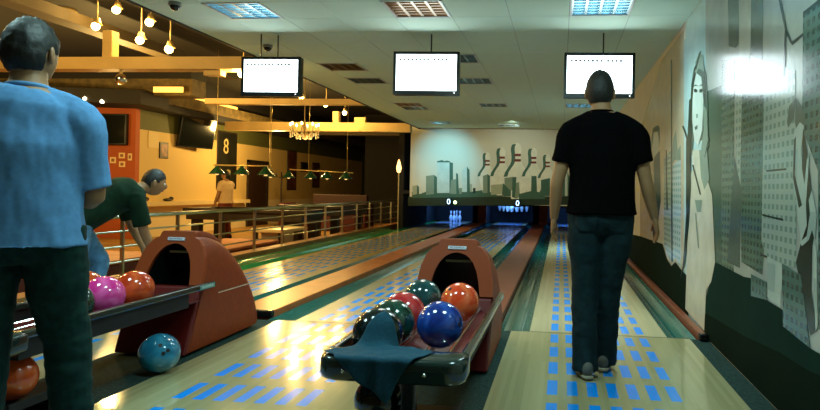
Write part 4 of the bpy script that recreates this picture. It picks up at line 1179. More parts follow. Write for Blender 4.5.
obj('suspension_wire', cyl(NB(), (0, 0, 0), (0, 0, 3.78 - 1.47), .004, n=6), gold_bar, t)

# ------------------------------------------------------------------ pool tables and seats
dark_wood = mat('dark_wood', (.018, .012, .008), .35, var=.3, vscale=4)
felt = mat('felt_green', (.02, .05, .03), .9)
def pool_table(x0, x1, y0, y1, ztop, label):
    cx, cy = (x0 + x1) / 2, (y0 + y1) / 2
    t = empty('pool_table', (cx, cy, PZ), label, 'pool table', 'pool tables')
    a, b = (x1 - x0) / 2, (y1 - y0) / 2
    zt = ztop - PZ
    bm = NB()
    for q in ((-a, a, -b, -b + .13), (-a, a, b - .13, b), (-a, -a + .13, -b + .13, b - .13), (a - .13, a, -b + .13, b - .13)):
        box(bm, q[0], q[1], q[2], q[3], zt - .07, zt)
    bmesh.ops.bevel(bm, geom=list(bm.edges), offset=.01, segments=1, affect='EDGES')
    obj('rail_frame', bm, dark_wood, t)
    obj('cloth_bed', box(NB(), -a + .13, a - .13, -b + .13, b - .13, zt - .08, zt - .04), felt, t)
    obj('apron', bbox(-a + .05, a - .05, -b + .05, b - .05, zt - .24, zt - .07, .01), dark_wood, t)
    for sx in (-1, 1):
        for sy in (-1, 1):
            obj('leg', bbox(sx * (a - .22) - .09, sx * (a - .22) + .09, sy * (b - .2) - .09, sy * (b - .2) + .09, 0, zt - .24, .012), dark_wood, t)
pool_table(-7.9, -5.25, 12.75, 14.05, .60, 'dark pool table right behind the railing under the three-shade lamp')
pool_table(-6.6, -5.02, 14.4, 16.6, .66, 'dark pool table farther back under the four-shade lamp')
def bench(x0, x1, y0, y1, z1, m_top, m_side, label, grp=None):
    t = empty('low_bench', ((x0 + x1) / 2, (y0 + y1) / 2, PZ), label, 'bench', grp)
    a, b, h = (x1 - x0) / 2, (y1 - y0) / 2, z1 - PZ
    obj('base', bbox(-a + .02, a - .02, -b + .02, b - .02, 0, h - .05, .01), m_side, t)
    obj('seat_pad', bbox(-a, a, -b, b, h - .05, h, .015), m_top, t)
seat_o = mat('seat_orange', (.46, .16, .05), .6, var=.15, vscale=5)
seat_d = mat('seat_dark_red', (.09, .022, .012), .6)
cream_t = mat('table_cream', (.72, .58, .30), .4)
bench(-6.15, -5.10, 8.9, 11.3, .12, seat_o, seat_d, 'low dark red bench with an orange top behind the railing near the left return')
bench(-6.3, -5.15, 5.6, 8.0, .20, seat_o, seat_d, 'low dark red bench with orange top partly behind the bending man', None)
t = empty('low_table', (-5.42, 12.0, PZ), 'pale low table with a cream top behind the railing', 'table')
obj('table_top', bbox(-.34, .32, -.55, .6, .43, .49, .012), cream_t, t)
for sx in (-.26, .24):
    for sy in (-.46, .5):
        obj('leg', bbox(sx - .04, sx + .04, sy - .04, sy + .04, 0, .43, .006), dark_wood, t)
obj('drawer_box', bbox(-.2, .16, -.36, .3, .12, .43, .01), cream_t, t)
t = empty('sofa', (-7.0, 18.6, PZ), 'dark red sofa far back below the four-shade lamp', 'sofa')
red_s = mat('sofa_red', (.07, .006, .006), .6)
obj('seat', bbox(-1.1, 1.2, -.4, .35, .0, .72, .03), red_s, t)
obj('backrest', bbox(-.5, 1.2, .30, .48, .0, 1.08, .03), mat('sofa_back', (.035, .010, .008), .6), t)
for x in (-1.18, 1.28):
    obj('armrest', bbox(x - .09, x + .09, -.4, .48, .0, .80, .03), red_s, t)

# ------------------------------------------------------------------ things on the pool hall walls
xw = -9.8
frame_d = mat('frame_dark', (.02, .012, .008), .5)
def wall_pic(name, y0, y1, z0, z1, m, label, cat, grp=None):
    t = empty(name, (xw, (y0 + y1) / 2, (z0 + z1) / 2), label, cat, grp)
    a, b = (y1 - y0) / 2, (z1 - z0) / 2
    obj('frame', bbox(0, .03, -a, a, -b, b, .006), frame_d, t)
    obj('picture', box(NB(), .03, .033, -a + .05, a - .05, -b + .05, b - .05), m, t)
    return t
art1 = mat('picture_brown', (.20, .07, .03), .5, var=.8, vscale=6)
art2 = mat('picture_black', (.012, .012, .008), .4, var=.4, vscale=2)
art3 = mat('picture_red_brown', (.10, .030, .012), .5, var=.7, vscale=5)
wall_pic('framed_picture', 14.78, 15.12, 1.72, 2.12, art1, 'small brown framed picture on the tan wall', 'picture')
t = wall_pic('framed_picture', 17.43, 18.55, .98, 2.66, art2, 'tall black poster with a pale figure 8 near the top', 'picture')
text_mesh('figure', '8', .62, mat('poster_pale', (.62, .48, .20), .5), (.036, -.1, .38), (PI / 2, 0, PI / 2), t, .001)
obj('pale_smudge', ball_mesh(NB(), (.034, .05, -.35), .16, 12, (.02, 1, .5)), mat('poster_olive', (.30, .24, .08), .6), t, True)
wall_pic('framed_picture', 22.2, 23.0, .95, 2.40, art3, 'tall narrow red-brown picture right of the coat stand', 'picture')
wall_pic('framed_picture', 23.4, 24.1, 1.65, 2.02, art2, 'small dark picture in the upper pair beyond the tall red-brown one', 'picture')
wall_pic('framed_picture', 24.55, 25.3, 1.05, 2.05, art3, 'dark upright picture farthest along the tan wall', 'picture')
t = empty('service_door', (xw, 19.93, PZ), 'dark brown door in tan wall between poster and coat stand', 'door')
obj('door_leaf', bbox(0, .05, -.62, .62, 0, 2.02, .01), mat('door_brown', (.035, .016, .008), .4), t)
obj('door_frame', box(box(box(NB(), 0, .07, -.70, -.62, 0, 2.1), 0, .07, .62, .70, 0, 2.1), 0, .07, -.70, .70, 2.02, 2.1), frame_d, t)
obj('door_handle', bbox(.05, .10, .48, .54, .98, 1.02, .005), chrome, t)
t = empty('coat_stand', (-9.0, 20.0, PZ), 'dark slender coat stand against the tan wall', 'coat stand')
obj('pole', cyl(NB(), (0, 0, 0), (0, 0, 1.75), .025), frame_d, t)
obj('base', lathe(NB(), [(0, 0), (.2, 0), (.2, .03), (.03, .06), (0, .06)], 16), frame_d, t)
for k in range(4):
    a = k * PI / 2 + .4
    obj('hook', tube(NB(), [(0, 0, 1.55), (.12 * math.cos(a), .12 * math.sin(a), 1.58), (.17 * math.cos(a), .17 * math.sin(a), 1.70)], .012, 8), frame_d, t)
t = empty('wall_television', (-9.55, 16.0, 2.45), 'dark wall television tilted on a bracket beside the green stripe', 'television')
tv = obj('television_body', bbox(-.03, .05, -.62, .60, -.40, .40, .012), black_pl, t)
tv.rotation_euler = (0, .18, -.22)
g_scr = mat('screen_dark', (.006, .008, .007), .12, coat=.6)
obj('screen_glass', box(NB(), .051, .054, -.58, .56, -.36, .36), g_scr, tv)
obj('standby_light', ball_mesh(NB(), (.055, .55, .37), .011, 8), led, tv)
obj('bracket', cyl(NB(), (-.25, 0, 0), (0, 0, 0), .03), black_mt, t)
t = empty('wall_television', (-10.62, 13.9, 2.33), 'large dark television on the orange wall with lamp reflections', 'television')
obj('television_body', bbox(-.72, .66, -.10, -.02, -.36, .36, .012), black_pl, t)
obj('screen_glass', box(NB(), -.68, .62, -.103, -.10, -.32, .32), g_scr, t)
obj('wall_mount', box(NB(), -.2, .2, -.02, 0, -.2, .2), black_mt, t)
t = empty('framed_board', (-10.72, 13.9, 1.2), 'dark brown framed board on the orange wall below the television', 'board')
obj('frame', bbox(-.22, .22, -.03, 0, -.58, .58, .006), frame_d, t)
obj('panel', box(NB(), -.18, .18, -.034, -.03, -.54, .54), mat('board_brown', (.10, .05, .02), .5), t)
paper = mat('notice_cream', (.85, .66, .34), .6)
ink = mat('notice_ink', (.30, .10, .03), .6)
for (x, z, w, h, lb) in ((-10.35, 1.62, .15, .14, 'cream notice on the orange wall, leftmost of the four small ones'), (-10.13, 1.73, .15, .13, 'cream notice on the orange wall, top middle of four'),
                         (-10.12, 1.53, .15, .13, 'cream notice on the orange wall, bottom middle of four'), (-9.93, 1.70, .10, .16, 'narrow cream notice on the orange wall nearest the corner')):
    t = empty('wall_notice', (x, 13.9, z), lb, 'notice', 'small notices on the orange wall')
    obj('sheet', box(NB(), -w / 2, w / 2, -.008, 0, -h / 2, h / 2), paper, t)
    obj('print', box(NB(), -w / 4, w / 4, -.010, -.008, -h / 4, h / 4), ink, t)
tag(obj('wall_notice', bbox(-9.8, -9.785, 14.35, 14.75, 1.95, 2.35, .003), mat('notice_tan', (.62, .46, .18), .6)), 'faint tan notice sheet left of the small framed picture', 'notice')
# ledge along the tan wall with small dark things
struct('trim_7', box(NB(), -9.8, -9.55, 13.9, 19.0, .56, .66), mat('ledge_cream', (.70, .55, .28), .5))
for (y, w, lb) in ((14.05, .30, 'small dark thing lying flat on the ledge by the corner'), (15.0, .35, 'low dark heap on the cream ledge below the framed picture')):
    bm = NB()
    ball_mesh(bm, (-9.68, y, .70), .06, 12, (1.2, w / .06 * .5, .7))
    ball_mesh(bm, (-9.66, y + w * .3, .73), .05, 12, (1, 1.5, 1))
    tag(obj('folded_cloth', bm, frame_d, None, True), lb, 'cloth', 'dark things on the ledge')
t = empty('floor_lamp', (-4.30, 16.8, PZ), 'slender floor lamp with a flame-shaped glowing shade by the far mural', 'lamp')
obj('pole', cyl(NB(), (0, 0, 0), (0, 0, 1.72), .014, n=8), mat('pole_cream', (.6, .5, .3), .5), t)
obj('base', lathe(NB(), [(0, 0), (.14, 0), (.14, .02), (.02, .04), (0, .04)], 16), frame_d, t)
obj('lamp_shade', lathe(NB(), [(0, 1.70), (.05, 1.74), (.07, 1.84), (.05, 1.95), (.015, 2.06), (0, 2.07)], 14), mat('flame_glass', (1, .7, .3), .4, emit=(1, .6, .2), estr=3), t, True)

# ------------------------------------------------------------------ people
skin = mat('skin', (.33, .165, .07), .55, var=.08, vscale=12)
eye_w = mat('eye_white', (.7, .68, .62), .3)
iris = mat('iris_dark', (.03, .018, .01), .2)
lip_m = mat('lips', (.32, .10, .07), .5)

def head_mesh(bm, c, R, s=1.0):
    """a head with brow, nose, cheeks, chin and ears; faces +Y in its own frame, R turns it"""
    h = bmesh.new()
    bmesh.ops.create_uvsphere(h, u_segments=40, v_segments=28, radius=1.0)
    for v in h.verts:
        x, y, z = v.co
        w = .076
        if z < 0:
            w *= 1 - .24 * (-z) ** 1.5
        yy = y * .097
        if y > 0:
            yy = y * (.092 + .004 * (1 - abs(z)))
            if z < -.1:
                yy += .010 * max(0, y) * (-z)
        else:
            if z < -.2:
                yy *= 1 - .25 * (-z - .2)
        zz = z * .118
        p = V((x * w, yy, zz))
        if y > .3:
            g = lambda cx, cz, rx, rz: math.exp(-((x - cx) / rx) ** 2 - ((z - cz) / rz) ** 2)
            p.y += .024 * g(0, -.17, .16, .20) + .010 * g(0, .02, .10, .18)
            p.y -= .009 * (g(.42, .06, .2, .13) + g(-.42, .06, .2, .13))
            p.y += .005 * (g(.38, .24, .3, .09) + g(-.38, .24, .3, .09))
            p.y += .008 * g(0, -.80, .3, .16) + .004 * g(0, -.47, .28, .09) - .003 * g(0, -.62, .3, .06)
        v.co = p * s
    for sx in (-1, 1):
        M = Matrix.Translation((sx * .076 * s, -.012 * s, -.012 * s)) @ Matrix.Rotation(sx * .35, 4, 'Z') @ Matrix.Diagonal((.009 * s, .020 * s, .032 * s, 1))
        bmesh.ops.create_uvsphere(h, u_segments=12, v_segments=8, radius=1.0, matrix=M)
    T = Matrix.Translation(c) @ R.to_4x4()
    h.transform(T)
    me = bpy.data.meshes.new('h')
    h.to_mesh(me)
    h.free()
    bm.from_mesh(me)
    bpy.data.meshes.remove(me)

def hair_mesh(c, R, s=1.0, low=-.55, front=.35, thick=1.09, seed=1.0, n=.0035):
    h = bmesh.new()
    bmesh.ops.create_uvsphere(h, u_segments=48, v_segments=36, radius=1.0)
    kill = []
    for v in h.verts:
        x, y, z = v.co
        lim = low + (front - low) * max(0, min(1, (y + .12) / .85)) ** .8
        if abs(x) > .75 and y > -.3:
            lim = max(lim, .0)
        if z < lim:
            kill.append(v)
            continue
        w = .076 if z > 0 else .076 * (1 - .24 * (-z) ** 1.5)
        yy = y * .097
        if y < 0 and z < -.2:
            yy *= 1 - .25 * (-z - .2)
        k = 1 + (thick - 1) * min(1, (z - lim) * 4 + .25)
        p = V((x * w, yy, z * .118)) * k
        p += V((x, y, z)) * n * noise.noise(V((x * 9, y * 9, z * 5 + seed)))
        v.co = p * s
    bmesh.ops.delete(h, geom=kill, context='VERTS')
    h.transform(Matrix.Translation(c) @ R.to_4x4())
    return h

def hand(bm, w, d, wide, palm, s=1.0, curl=.5, side=1):
    """palm and five bent fingers from wrist w along d; wide = across the knuckles towards the thumb, palm = direction the palm faces"""
    w, d, wide, palm = V(w), V(d).normalized(), V(wide).normalized(), V(palm).normalized()
    P = [w - d * .012, w + d * .02 * s, w + d * .055 * s, w + d * .092 * s]
    sweep(bm, P, [.024 * s, .031 * s, .040 * s, .038 * s], [.020 * s, .017 * s, .016 * s, .012 * s], wide, 14)
    for k, (off, L) in enumerate(((.029, .070), (.010, .078), (-.010, .073), (-.028, .058))):
        b = w + d * (.088 - .004 * abs(k - 1.2)) * s + wide * off * s
        a1, a2, a3 = curl * .5, curl * 1.1, curl * 1.7
        pts = [b - d * .02 * s, b]
        p = b
        for a, f in ((a1, .45), (a2, .30), (a3, .25)):
            p = p + (d * math.cos(a) + palm * math.sin(a)) * L * f * s
            pts.append(p)
        limb(bm, pts, [.0088 * s, .0092 * s, .0085 * s, .0078 * s, .0066 * s], 10, wide)
    b = w + d * .022 * s + wide * .026 * s
    pts = [b - wide * .012 * s, b + (wide * .6 + d * .6 + palm * .2).normalized() * .030 * s, b + (wide * .5 + d * .8 + palm * .3).normalized() * .055 * s, b + (wide * .28 + d * .95 + palm * .4).normalized() * .078 * s]
    limb(bm, pts, [.013 * s, .0115 * s, .0095 * s, .0075 * s], 10, palm)

def frame_from(face, up):
    f = V(face).normalized()
    u = V(up).normalized()
    r = f.cross(u).normalized()
    u = r.cross(f)
    return Matrix(((r.x, f.x, u.x), (r.y, f.y, u.y), (r.z, f.z, u.z)))

def person(J, label, mats, group=None, hair=dict(), loc=(0, 0, 0), rz=0.0, sleeve=.62, vox=.009, build=1.0, belt=None, soles=True, pockets=True, wr=(.006, .007)):
    """J: joint positions, standing person faces +Y with x to the right"""
    t = empty('person', loc, label, 'person', group, rz)
    g = {k: V(v) for k, v in J.items() if isinstance(v, tuple)}
    face = V(J.get('face', (0, 1, 0)))
    lat = (g['shR'] - g['shL']).normalized()
    hlat = (g['hipR'] - g['hipL']).normalized()
    hs = J.get('hs', 1.0)
    hs = hs if isinstance(hs, float) else 1.0
    up = (g['head'] - g['neck']).normalized()
    HR = frame_from(face, J.get('headup', up))
    spine = [g['pelvis'], g['waist'], g['chest'], (g['chest'] * .35 + g['neck'] * .65), g['neck']]
    # ---- body, one continuous surface
    bm = NB()
    sp, _ = smooth_path(spine, [0] * 5, 3)
    n = len(sp)
    def prof(vals):
        o = []
        for i in range(n):
            f = i / (n - 1) * (len(vals) - 1)
            k = min(int(f), len(vals) - 2)
            o.append(vals[k] + (vals[k + 1] - vals[k]) * (f - k))
        return o
    W = [v * build for v in (.165, .150, .170, .165, .065)]
    D = [v * build for v in (.112, .108, .122, .105, .065)]
    sweep(bm, sp, prof(W), prof(D), lat, 24)
    limb(bm, [g['neck'] - up * .05, g['neck'] + up * .03, g['head'] - up * .04], [.072, .060, .058], 16, lat)
    for s in 'LR':
        sh, el, wr_ = g['sh' + s], g['el' + s], g['wr' + s]
        P, R = smooth_path([sh + (g['neck'] - sh) * .35, sh, sh.lerp(el, .45), el, el.lerp(wr_, .35), wr_], [.058, .060, .049, .040, .041, .026], 3)
        limb(bm, P, R, 14, lat)
        h, kn, an = g['hip' + s], g['kn' + s], g['an' + s]
        P, R = smooth_path([h + V((0, 0, .05)), h.lerp(kn, .3), kn, kn.lerp(an, .3), an], [.085, .080, .056, .055, .036], 3)
        limb(bm, P, R, 14, hlat)
        ft = V(J.get('ft' + s, (0, 1, 0))).normalized()
        limb(bm, [an, an + ft * .06 - V((0, 0, .03)), an + ft * .15 - V((0, 0, .05))], [.036, .034, .026], 12, hlat)
    b = remesh(bm, vox, 2)
    head_mesh(b, g['head'], HR, hs)
    for s in 'LR':
        el, wr_ = g['el' + s], g['wr' + s]
        d = J.get('hd' + s, (wr_ - el))
        sgn = 1 if s == 'R' else -1
        pl = V(J.get('palm' + s, -lat * sgn))
        d = V(d).normalized()
        pl = (pl - d * pl.dot(d)).normalized()
        wide = V(J.get('thumb' + s, d.cross(pl) * 1.0))
        if 'thumb' + s not in J and wide.dot(face) < 0:
            wide = -wide
        hand(b, wr_, d, wide, pl, 1.0, J.get('curl' + s, .5))
    obj('body', b, mats['skin'], t, True)
    # ---- face
    for sx in (-1, 1):
        p = g['head'] + HR @ V((sx * .032 * hs, .079 * hs, .006 * hs))
        e = obj('eye', ball_mesh(NB(), p, .0115 * hs, 14), eye_w, t, True)
        obj('iris', ball_mesh(NB(), p + HR @ V((0, .0075 * hs, 0)), .0058 * hs, 10), iris, e, True)
    p = g['head'] + HR @ V((0, .094 * hs, -.060 * hs))
    m = NB()
    sweep(m, [p + HR @ V((-.024, -.010, 0)), p + HR @ V((-.010, 0, .002)), p + HR @ V((.010, 0, .002)), p + HR @ V((.024, -.010, 0))], [.005, .0065, .0065, .005], [.004] * 4, HR @ V((0, 0, 1)), 10)
    obj('mouth', m, lip_m, t, True)
    obj('hair', hair_mesh(g['head'], HR, hs, **hair), mats['hair'], t, True)
    # ---- shirt
    bm = NB()
    hem = J.get('hem', g['pelvis'].lerp(g['waist'], -.15))
    hem = V(hem)
    c1 = g['chest'] * .35 + g['neck'] * .65
    S5 = [hem, g['waist'].lerp(hem, .35), g['waist'].lerp(g['chest'], .5), g['chest'], c1, g['neck'] - up * .012]
    sp, _ = smooth_path(S5, [0] * 6, 3)
    n = len(sp)
    W = [v * build for v in (.207, .192, .190, .200, .182, .078)]
    D = [v * build for v in (.162, .146, .138, .142, .122, .078)]
    sweep(bm, sp, prof(W), prof(D), lat, 28, dome=False)
    for s in 'LR':
        sh, el = g['sh' + s], g['el' + s]
        P, R = smooth_path([sh.lerp(g['neck'], .75) - up * .02, sh.lerp(g['neck'], .3), sh, sh.lerp(el, sleeve * .5), sh.lerp(el, sleeve)], [.070, .078, .080, .074, .072], 3)
        sweep(bm, P, R, R, lat, 18, dome=False)
    b = remesh(bm, vox, 5)
    wrinkle(b, wr[0], 7, 3.1, (1, 1, .55))
    wrinkle(b, wr[0] * .5, 17, 9.1, (1.2, 1, .5))
    shirt = obj('shirt', b, mats['shirt'], t, True)
    nk = NB()
    Q = [g['neck'] - up * .010 + HR @ V((math.cos(a) * .074, math.sin(a) * .074, 0)) for a in [k * PI / 12 for k in range(25)]]
    sweep(nk, Q, [.009] * 25, [.006] * 25, up, 8, dome=False)
    obj('collar', nk, mats.get('collar', mats['shirt']), shirt, True)
    # ---- trousers
    bm = NB()
    top = g['pelvis'].lerp(g['waist'], J.get('rise', .45))
    crotch = (g['hipL'] + g['hipR']) / 2 - V((0, 0, .06))
    sweep(bm, [crotch, g['pelvis'].lerp(crotch, .35), g['pelvis'], top], [.13 * build, .178 * build, .180 * build, .172 * build], [.10, .130 * build, .134 * build, .128 * build], hlat, 26, dome=False)
    for s in 'LR':
        h, kn, an = g['hip' + s], g['kn' + s], g['an' + s]
        fwd = V(J.get('ft' + s, (0, 1, 0)))
        P, R = smooth_path([h + V((0, 0, .07)), h.lerp(kn, .25), h.lerp(kn, .7), kn, kn.lerp(an, .35), kn.lerp(an, .8), an - V((0, 0, .045))], [v * build for v in (.104, .101, .083, .076, .074, .072, .078)], 3)
        sweep(bm, P, R, R, hlat, 18, dome=False)
    b = remesh(bm, vox, 5)
    wrinkle(b, wr[1], 6, 5.7, (1, 1, .9))
    wrinkle(b, wr[1] * .6, 15, 2.7, (.7, .7, 1.6), lambda c: (1.1 - abs(c.z - .45) * 1.2))
    b.normal_update()
    bvh = BVHTree.FromBMesh(b)
    jeans = obj('trousers', b, mats['jeans'], t, True)
    if pockets:
        back = J.get('backdir')
        back = V(back) if back is not None else V((0, -1, 0))
        side = V((back.y, -back.x, 0))
        for sx in (-1, 1):
            c0 = g['pelvis'] + V((0, 0, -.005)) + side * sx * .085 * build
            pb = NB()
            grid = {}
            N = 8
            for i in range(N + 1):
                for j in range(N + 1):
                    u, v_ = (i / N - .5) * .135, (j / N) * .15
                    if j <= 2:
                        u *= .55 + .225 * j
                    o = c0 + side * u + V((0, 0, v_ - .10)) + back * .6
                    hit = bvh.ray_cast(o, -back)
                    if hit[0] is not None:
                        grid[i, j] = pb.verts.new(hit[0] + back * .004)
            for i in range(N):
                for j in range(N):
                    q = [grid.get(k) for k in ((i, j), (i + 1, j), (i + 1, j + 1), (i, j + 1))]
                    if all(q):
                        pb.faces.new(q)
            o = obj('back_pocket', pb, mats.get('pocket', mats['jeans']), jeans, True)
            sm = o.modifiers.new('s', 'SOLIDIFY')
            sm.thickness = .005
    if belt is not None:
        bm = NB()
        Q = [top - V((0, 0, .02)) + hlat * math.cos(a) * (.180 * build) + hlat.cross(V((0, 0, 1))) * math.sin(a) * (.137 * build) for a in [k * PI / 16 for k in range(33)]]
        sweep(bm, Q, [.018] * 33, [.005] * 33, (0, 0, 1), 8, dome=False)
        obj('belt', bm, belt, t, True)
    # ---- shoes
    for s in 'LR':
        an = g['an' + s]
        ft = V(J.get('ft' + s, (0, 1, 0))).normalized()
        lt = V((ft.y, -ft.x, 0)).normalized()
        dn = J.get('heel' + s, 0.0)
        base = V((an.x, an.y, an.z - .075))
        f2 = (ft - V((0, 0, dn))).normalized()
        upv = lt.cross(f2).normalized()
        if upv.z < 0:
            upv = -upv
        bm = NB()
        sweep(bm, [base + f2 * a + upv * h for a, h in ((-.085, .050), (-.05, .056), (0, .062), (.06, .050), (.12, .037), (.175, .030))], [.030, .037, .039, .043, .047, .034], [.042, .052, .058, .044, .029, .020], lt, 18)
        sh = obj('shoe', bm, mats['shoe'], t, True)
        bm = NB()
        sweep(bm, [base + f2 * a + upv * .010 for a in (-.095, -.05, 0, .07, .13, .19)], [.030, .040, .041, .047, .050, .034], [.011] * 6, lt, 18, e=.8)
        obj('sole', bm, mats['sole'], sh, True)
    return t

hair_dk = mat('hair_dark', (.010, .009, .007), .6, var=.5, vscale=60, bump=.3)
hair_gy = mat('hair_greying', (.008, .0085, .005), .6, var=.6, vscale=50, bump=.3)
denim_dk = mat('denim_dark', (.005, .030, .024), .85, var=.35, vscale=25, bump=.25, spec=.2)
denim_bk = mat('denim_black_blue', (.005, .019, .023), .85, var=.4, vscale=18, bump=.25, spec=.2)
denim_lt = mat('denim_light', (.10, .26, .44), .85, var=.25, vscale=18, spec=.2)
tee_black = mat('tee_black', (.0018, .0018, .002), .95, spec=.04)
tee_blue = mat('tee_blue', (.12, .30, .56), .9, var=.08, vscale=60, spec=.15)
tee_green = mat('tee_dark_green', (.008, .028, .014), .9, var=.3, vscale=8, spec=.15)
shoe_gr = mat('shoe_grey', (.10, .10, .08), .6)
sole_be = mat('sole_beige', (.35, .30, .20), .6)

# the man in black, walking away over the approach
J = dict(pelvis=(0, 0, .98), waist=(0, .0, 1.12), chest=(0, .01, 1.33), neck=(-.010, .02, 1.615), head=(-.020, .05, 1.735), hs=1.10,
         shL=(-.200, 0, 1.455), shR=(.200, 0, 1.455), elL=(-.268, -.01, 1.18), elR=(.262, -.01, 1.19), wrL=(-.285, .06, .95), wrR=(.325, .05, .965),
         hipL=(-.095, 0, .93), hipR=(.095, 0, .93), knL=(-.088, .02, .50), knR=(.060, .07, .51), anL=(-.080, -.03, .085), anR=(.045, .16, .085),
         ftL=(-.22, 1, 0), ftR=(.1, 1, 0), face=(.02, 1, -.05), headup=(0, .1, 1), hem=(0, 0, .985), rise=.50)
person(J, 'person in a black t-shirt and dark jeans walking away on the approach', dict(skin=skin, hair=hair_dk, shirt=tee_black, jeans=denim_bk, shoe=shoe_gr, sole=sole_be),
       loc=(.245, 3.98, 0), hair=dict(low=-.62, front=.45, thick=1.06), belt=tee_black, sleeve=.60, build=1.05)
# the man in blue, close at the left edge
J = dict(pelvis=(0, 0, .93), waist=(0, -.005, 1.06), chest=(0, 0, 1.24), neck=(.01, .02, 1.465), head=(.01, .05, 1.592), hs=1.06,
         shL=(-.185, .0, 1.325), shR=(.185, .0, 1.325), elL=(-.25, .08, 1.07), elR=(.225, .03, 1.06), wrL=(-.16, .28, 1.00), wrR=(.02, .22, 1.08),
         hipL=(-.10, 0, .88), hipR=(.10, 0, .88), knL=(-.11, .04, .48), knR=(.15, .03, .48), anL=(-.12, -.01, .085), anR=(.18, .02, .085),
         face=(.30, .95, -.14), headup=(0, .14, 1), hem=(0, -.005, .88), ftR=(.3, 1, 0), ftL=(-.15, 1, 0), rise=.2)
person(J, 'person in a light blue t-shirt and dark jeans standing nearest the left edge', dict(skin=skin, hair=hair_gy, shirt=tee_blue, jeans=denim_dk, shoe=shoe_gr, sole=sole_be),
       loc=(-1.96, 2.15, 0), hair=dict(low=-.66, front=.42, thick=1.10, n=.007), sleeve=.88, build=1.04, rz=.52, vox=.007, wr=(.009, .009))
# the man bending to release a ball
J = dict(pelvis=(0, 0, .80), waist=(.0, .12, .90), chest=(.0, .30, 1.00), neck=(.0, .47, 1.05), head=(.0, .60, 1.12),
         shL=(-.19, .39, 1.01), shR=(.19, .39, .99), elL=(-.22, .48, .74), elR=(.20, .46, .70), wrL=(-.18, .58, .51), wrR=(.18, .56, .47),
         hipL=(-.095, -.02, .76), hipR=(.095, -.02, .76), knL=(-.11, .20, .42), knR=(.10, -.03, .40), anL=(-.11, .13, .085), anR=(.10, -.33, .10),
         face=(.05, 1, -.25), headup=(0, .25, 1), hem=(0, -.05, .80), ftL=(0, 1, 0), ftR=(0, 1, 0), rise=.1, headback=1)
person(J, 'person in dark green shirt and light jeans bending forward behind the left ball return', dict(skin=skin, hair=hair_dk, shirt=tee_green, jeans=denim_lt, shoe=shoe_gr, sole=sole_be),
       loc=(-4.04, 5.00, 0), rz=-.66, build=1.12, hair=dict(low=-.5, front=.4, thick=1.08), sleeve=.85, pockets=False)
# someone standing far back between the pool tables and the tan wall
J = dict(pelvis=(0, 0, .88), waist=(0, 0, 1.0), chest=(0, 0, 1.20), neck=(0, .01, 1.38), head=(.02, .03, 1.52), hs=.95,
         shL=(-.17, 0, 1.30), shR=(.17, 0, 1.30), elL=(-.24, .02, 1.05), elR=(.20, .06, 1.04), wrL=(-.26, .10, .82), wrR=(.10, .22, .95),
         hipL=(-.09, 0, .84), hipR=(.09, 0, .84), knL=(-.09, .02, .46), knR=(.09, .02, .46), anL=(-.09, -.01, .085), anR=(.09, -.01, .085), face=(-.3, 1, 0))
person(J, 'person in a cream top standing by the tan wall under the left green lamp shade', dict(skin=skin, hair=hair_dk, shirt=mat('top_cream', (.70, .48, .24), .8), jeans=mat('skirt_dark_red', (.16, .02, .012), .8), shoe=black_mt, sole=black_mt),
       loc=(-7.95, 14.6, PZ), rz=1.35, hair=dict(low=-.8, front=.4, thick=1.12), pockets=False, vox=.012)

# ------------------------------------------------------------------ lights
def area(name, loc, rot, sx, sy, power, col, spread=180):
    l = bpy.data.lights.new(name, 'AREA')
    l.shape = 'RECTANGLE'
    l.size, l.size_y = sx, sy
    l.energy = power
    l.color = col
    l.spread = math.radians(spread)
    o = bpy.data.objects.new(name, l)
    o.location = loc
    o.rotation_euler = rot
    COL.objects.link(o)
    return o
def point(name, loc, power, col, r=.06):
    l = bpy.data.lights.new(name, 'POINT')
    l.energy = power
    l.color = col
    l.shadow_soft_size = r
    o = bpy.data.objects.new(name, l)
    o.location = loc
    COL.objects.link(o)
    return o
def spot(name, loc, to, power, col, ang, blend=.6, r=.05):
    l = bpy.data.lights.new(name, 'SPOT')
    l.energy = power
    l.color = col
    l.spot_size = math.radians(ang)
    l.spot_blend = blend
    l.shadow_soft_size = r
    o = bpy.data.objects.new(name, l)
    o.location = loc
    o.rotation_euler = (V(to) - V(loc)).to_track_quat('-Z', 'Y').to_euler()
    COL.objects.link(o)
    return o
COLD = (.60, .95, .93)
for k in (0, 1, 2, 3, 4, 5, 15):
    i, j = holes[k]
    cx, cy = ox + (i + .5) * TS, oy + (j + .5) * TS
    p = {0: 34, 1: 12, 2: 30, 3: 28, 4: 28, 5: 32, 15: 40}[k]
    area('ceiling_light_glow', (cx, cy, CZ - .012), (0, 0, 0), .5, .5, p, (1, .85, .65) if k == 1 else COLD, {0: 130, 1: 130, 2: 130, 15: 90}.get(k, 180))
WARM = (1.0, .64, .19)
for k, (x, y, z, lb) in enumerate(SP):
    if k in (0, 2, 4, 5, 6, 7, 8):
        point('spot_lamp_glow', (x, y - .13, z - .06), (40, 0, 30, 0, 22, 30, 70, 45, 70)[k], WARM, .07)
point('chandelier_glow', (-5.37, 13.0, 1.95), 22, WARM, .2)
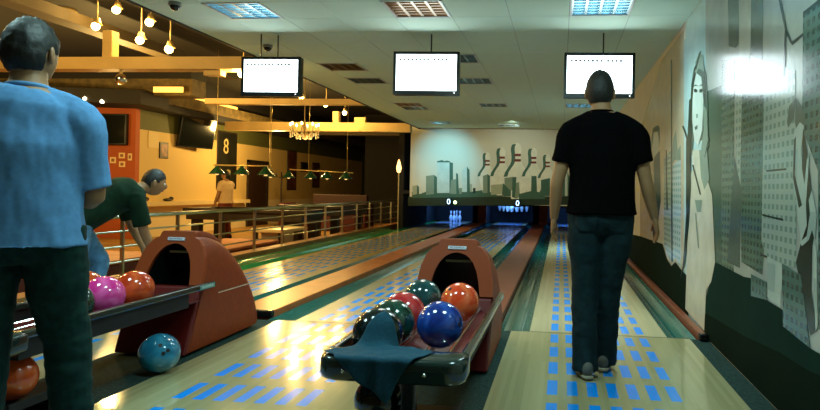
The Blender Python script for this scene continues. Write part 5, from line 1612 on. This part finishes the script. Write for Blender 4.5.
spot('billiard_glow', (-6.25, 12.1, 1.28), (-6.25, 12.1, 0), 40, WARM, 130)
spot('billiard_glow', (-5.56, 14.5, 1.25), (-5.56, 14.5, 0), 40, WARM, 130)
# warm fill points added to brighten the pool hall walls and beams, no fixtures
for (x, y, z, p) in ((-7.6, 10.2, 2.6, 300), (-8.0, 17.5, 2.4, 300), (-11.5, 10.5, 2.5, 170), (-6.2, 5.5, 3.1, 230)):
    point('pool_hall_fill', (x, y, z), p, WARM, .12)
# cold wash on the far mural, black light over the pins
spot('mural_wash', (-3.1, 15.6, CZ - .05), (-3.15, 17.5, 1.80), 200, (.22, .78, 1.0), 66, 1.0)
spot('mural_wash', (-1.2, 15.2, CZ - .05), (-1.2, 17.5, 1.5), 75, (.75, .95, .80), 95, .9)
for xc in LC:
    area('pin_light', (xc, 20.75, .90), (math.radians(35), 0, 0), 1.1, .10, 24, (.12, .35, 1.0))

# ------------------------------------------------------------------ world, camera
w = bpy.data.worlds.new('World')
S.world = w
w.use_nodes = True
w.node_tree.nodes['Background'].inputs[0].default_value = (.010, .014, .016, 1)
w.node_tree.nodes['Background'].inputs[1].default_value = 1.0
cam = bpy.data.cameras.new('camera')
co = bpy.data.objects.new('camera', cam)
COL.objects.link(co)
S.camera = co
cam.sensor_width = 36
cam.lens = 645 / 820 * 36
cam.shift_x = -77.5 / 820
cam.shift_y = -15.5 / 820
cam.clip_start = .05
psi, rho = math.radians(6.5), math.radians(1.2)
F = V((-math.sin(psi), math.cos(psi), 0))
R0, U0 = V((math.cos(psi), math.sin(psi), 0)), V((0, 0, 1))
Rr = R0 * math.cos(rho) + U0 * math.sin(rho)
Ur = U0 * math.cos(rho) - R0 * math.sin(rho)
M = Matrix(((Rr.x, Ur.x, -F.x, 0), (Rr.y, Ur.y, -F.y, 0), (Rr.z, Ur.z, -F.z, 1.12), (0, 0, 0, 1)))
co.matrix_world = M
vs = S.view_settings
vs.view_transform = 'Standard'
vs.look = 'None'
vs.gamma = 1.0
vs.exposure = 0.0
vs.use_curve_mapping = False
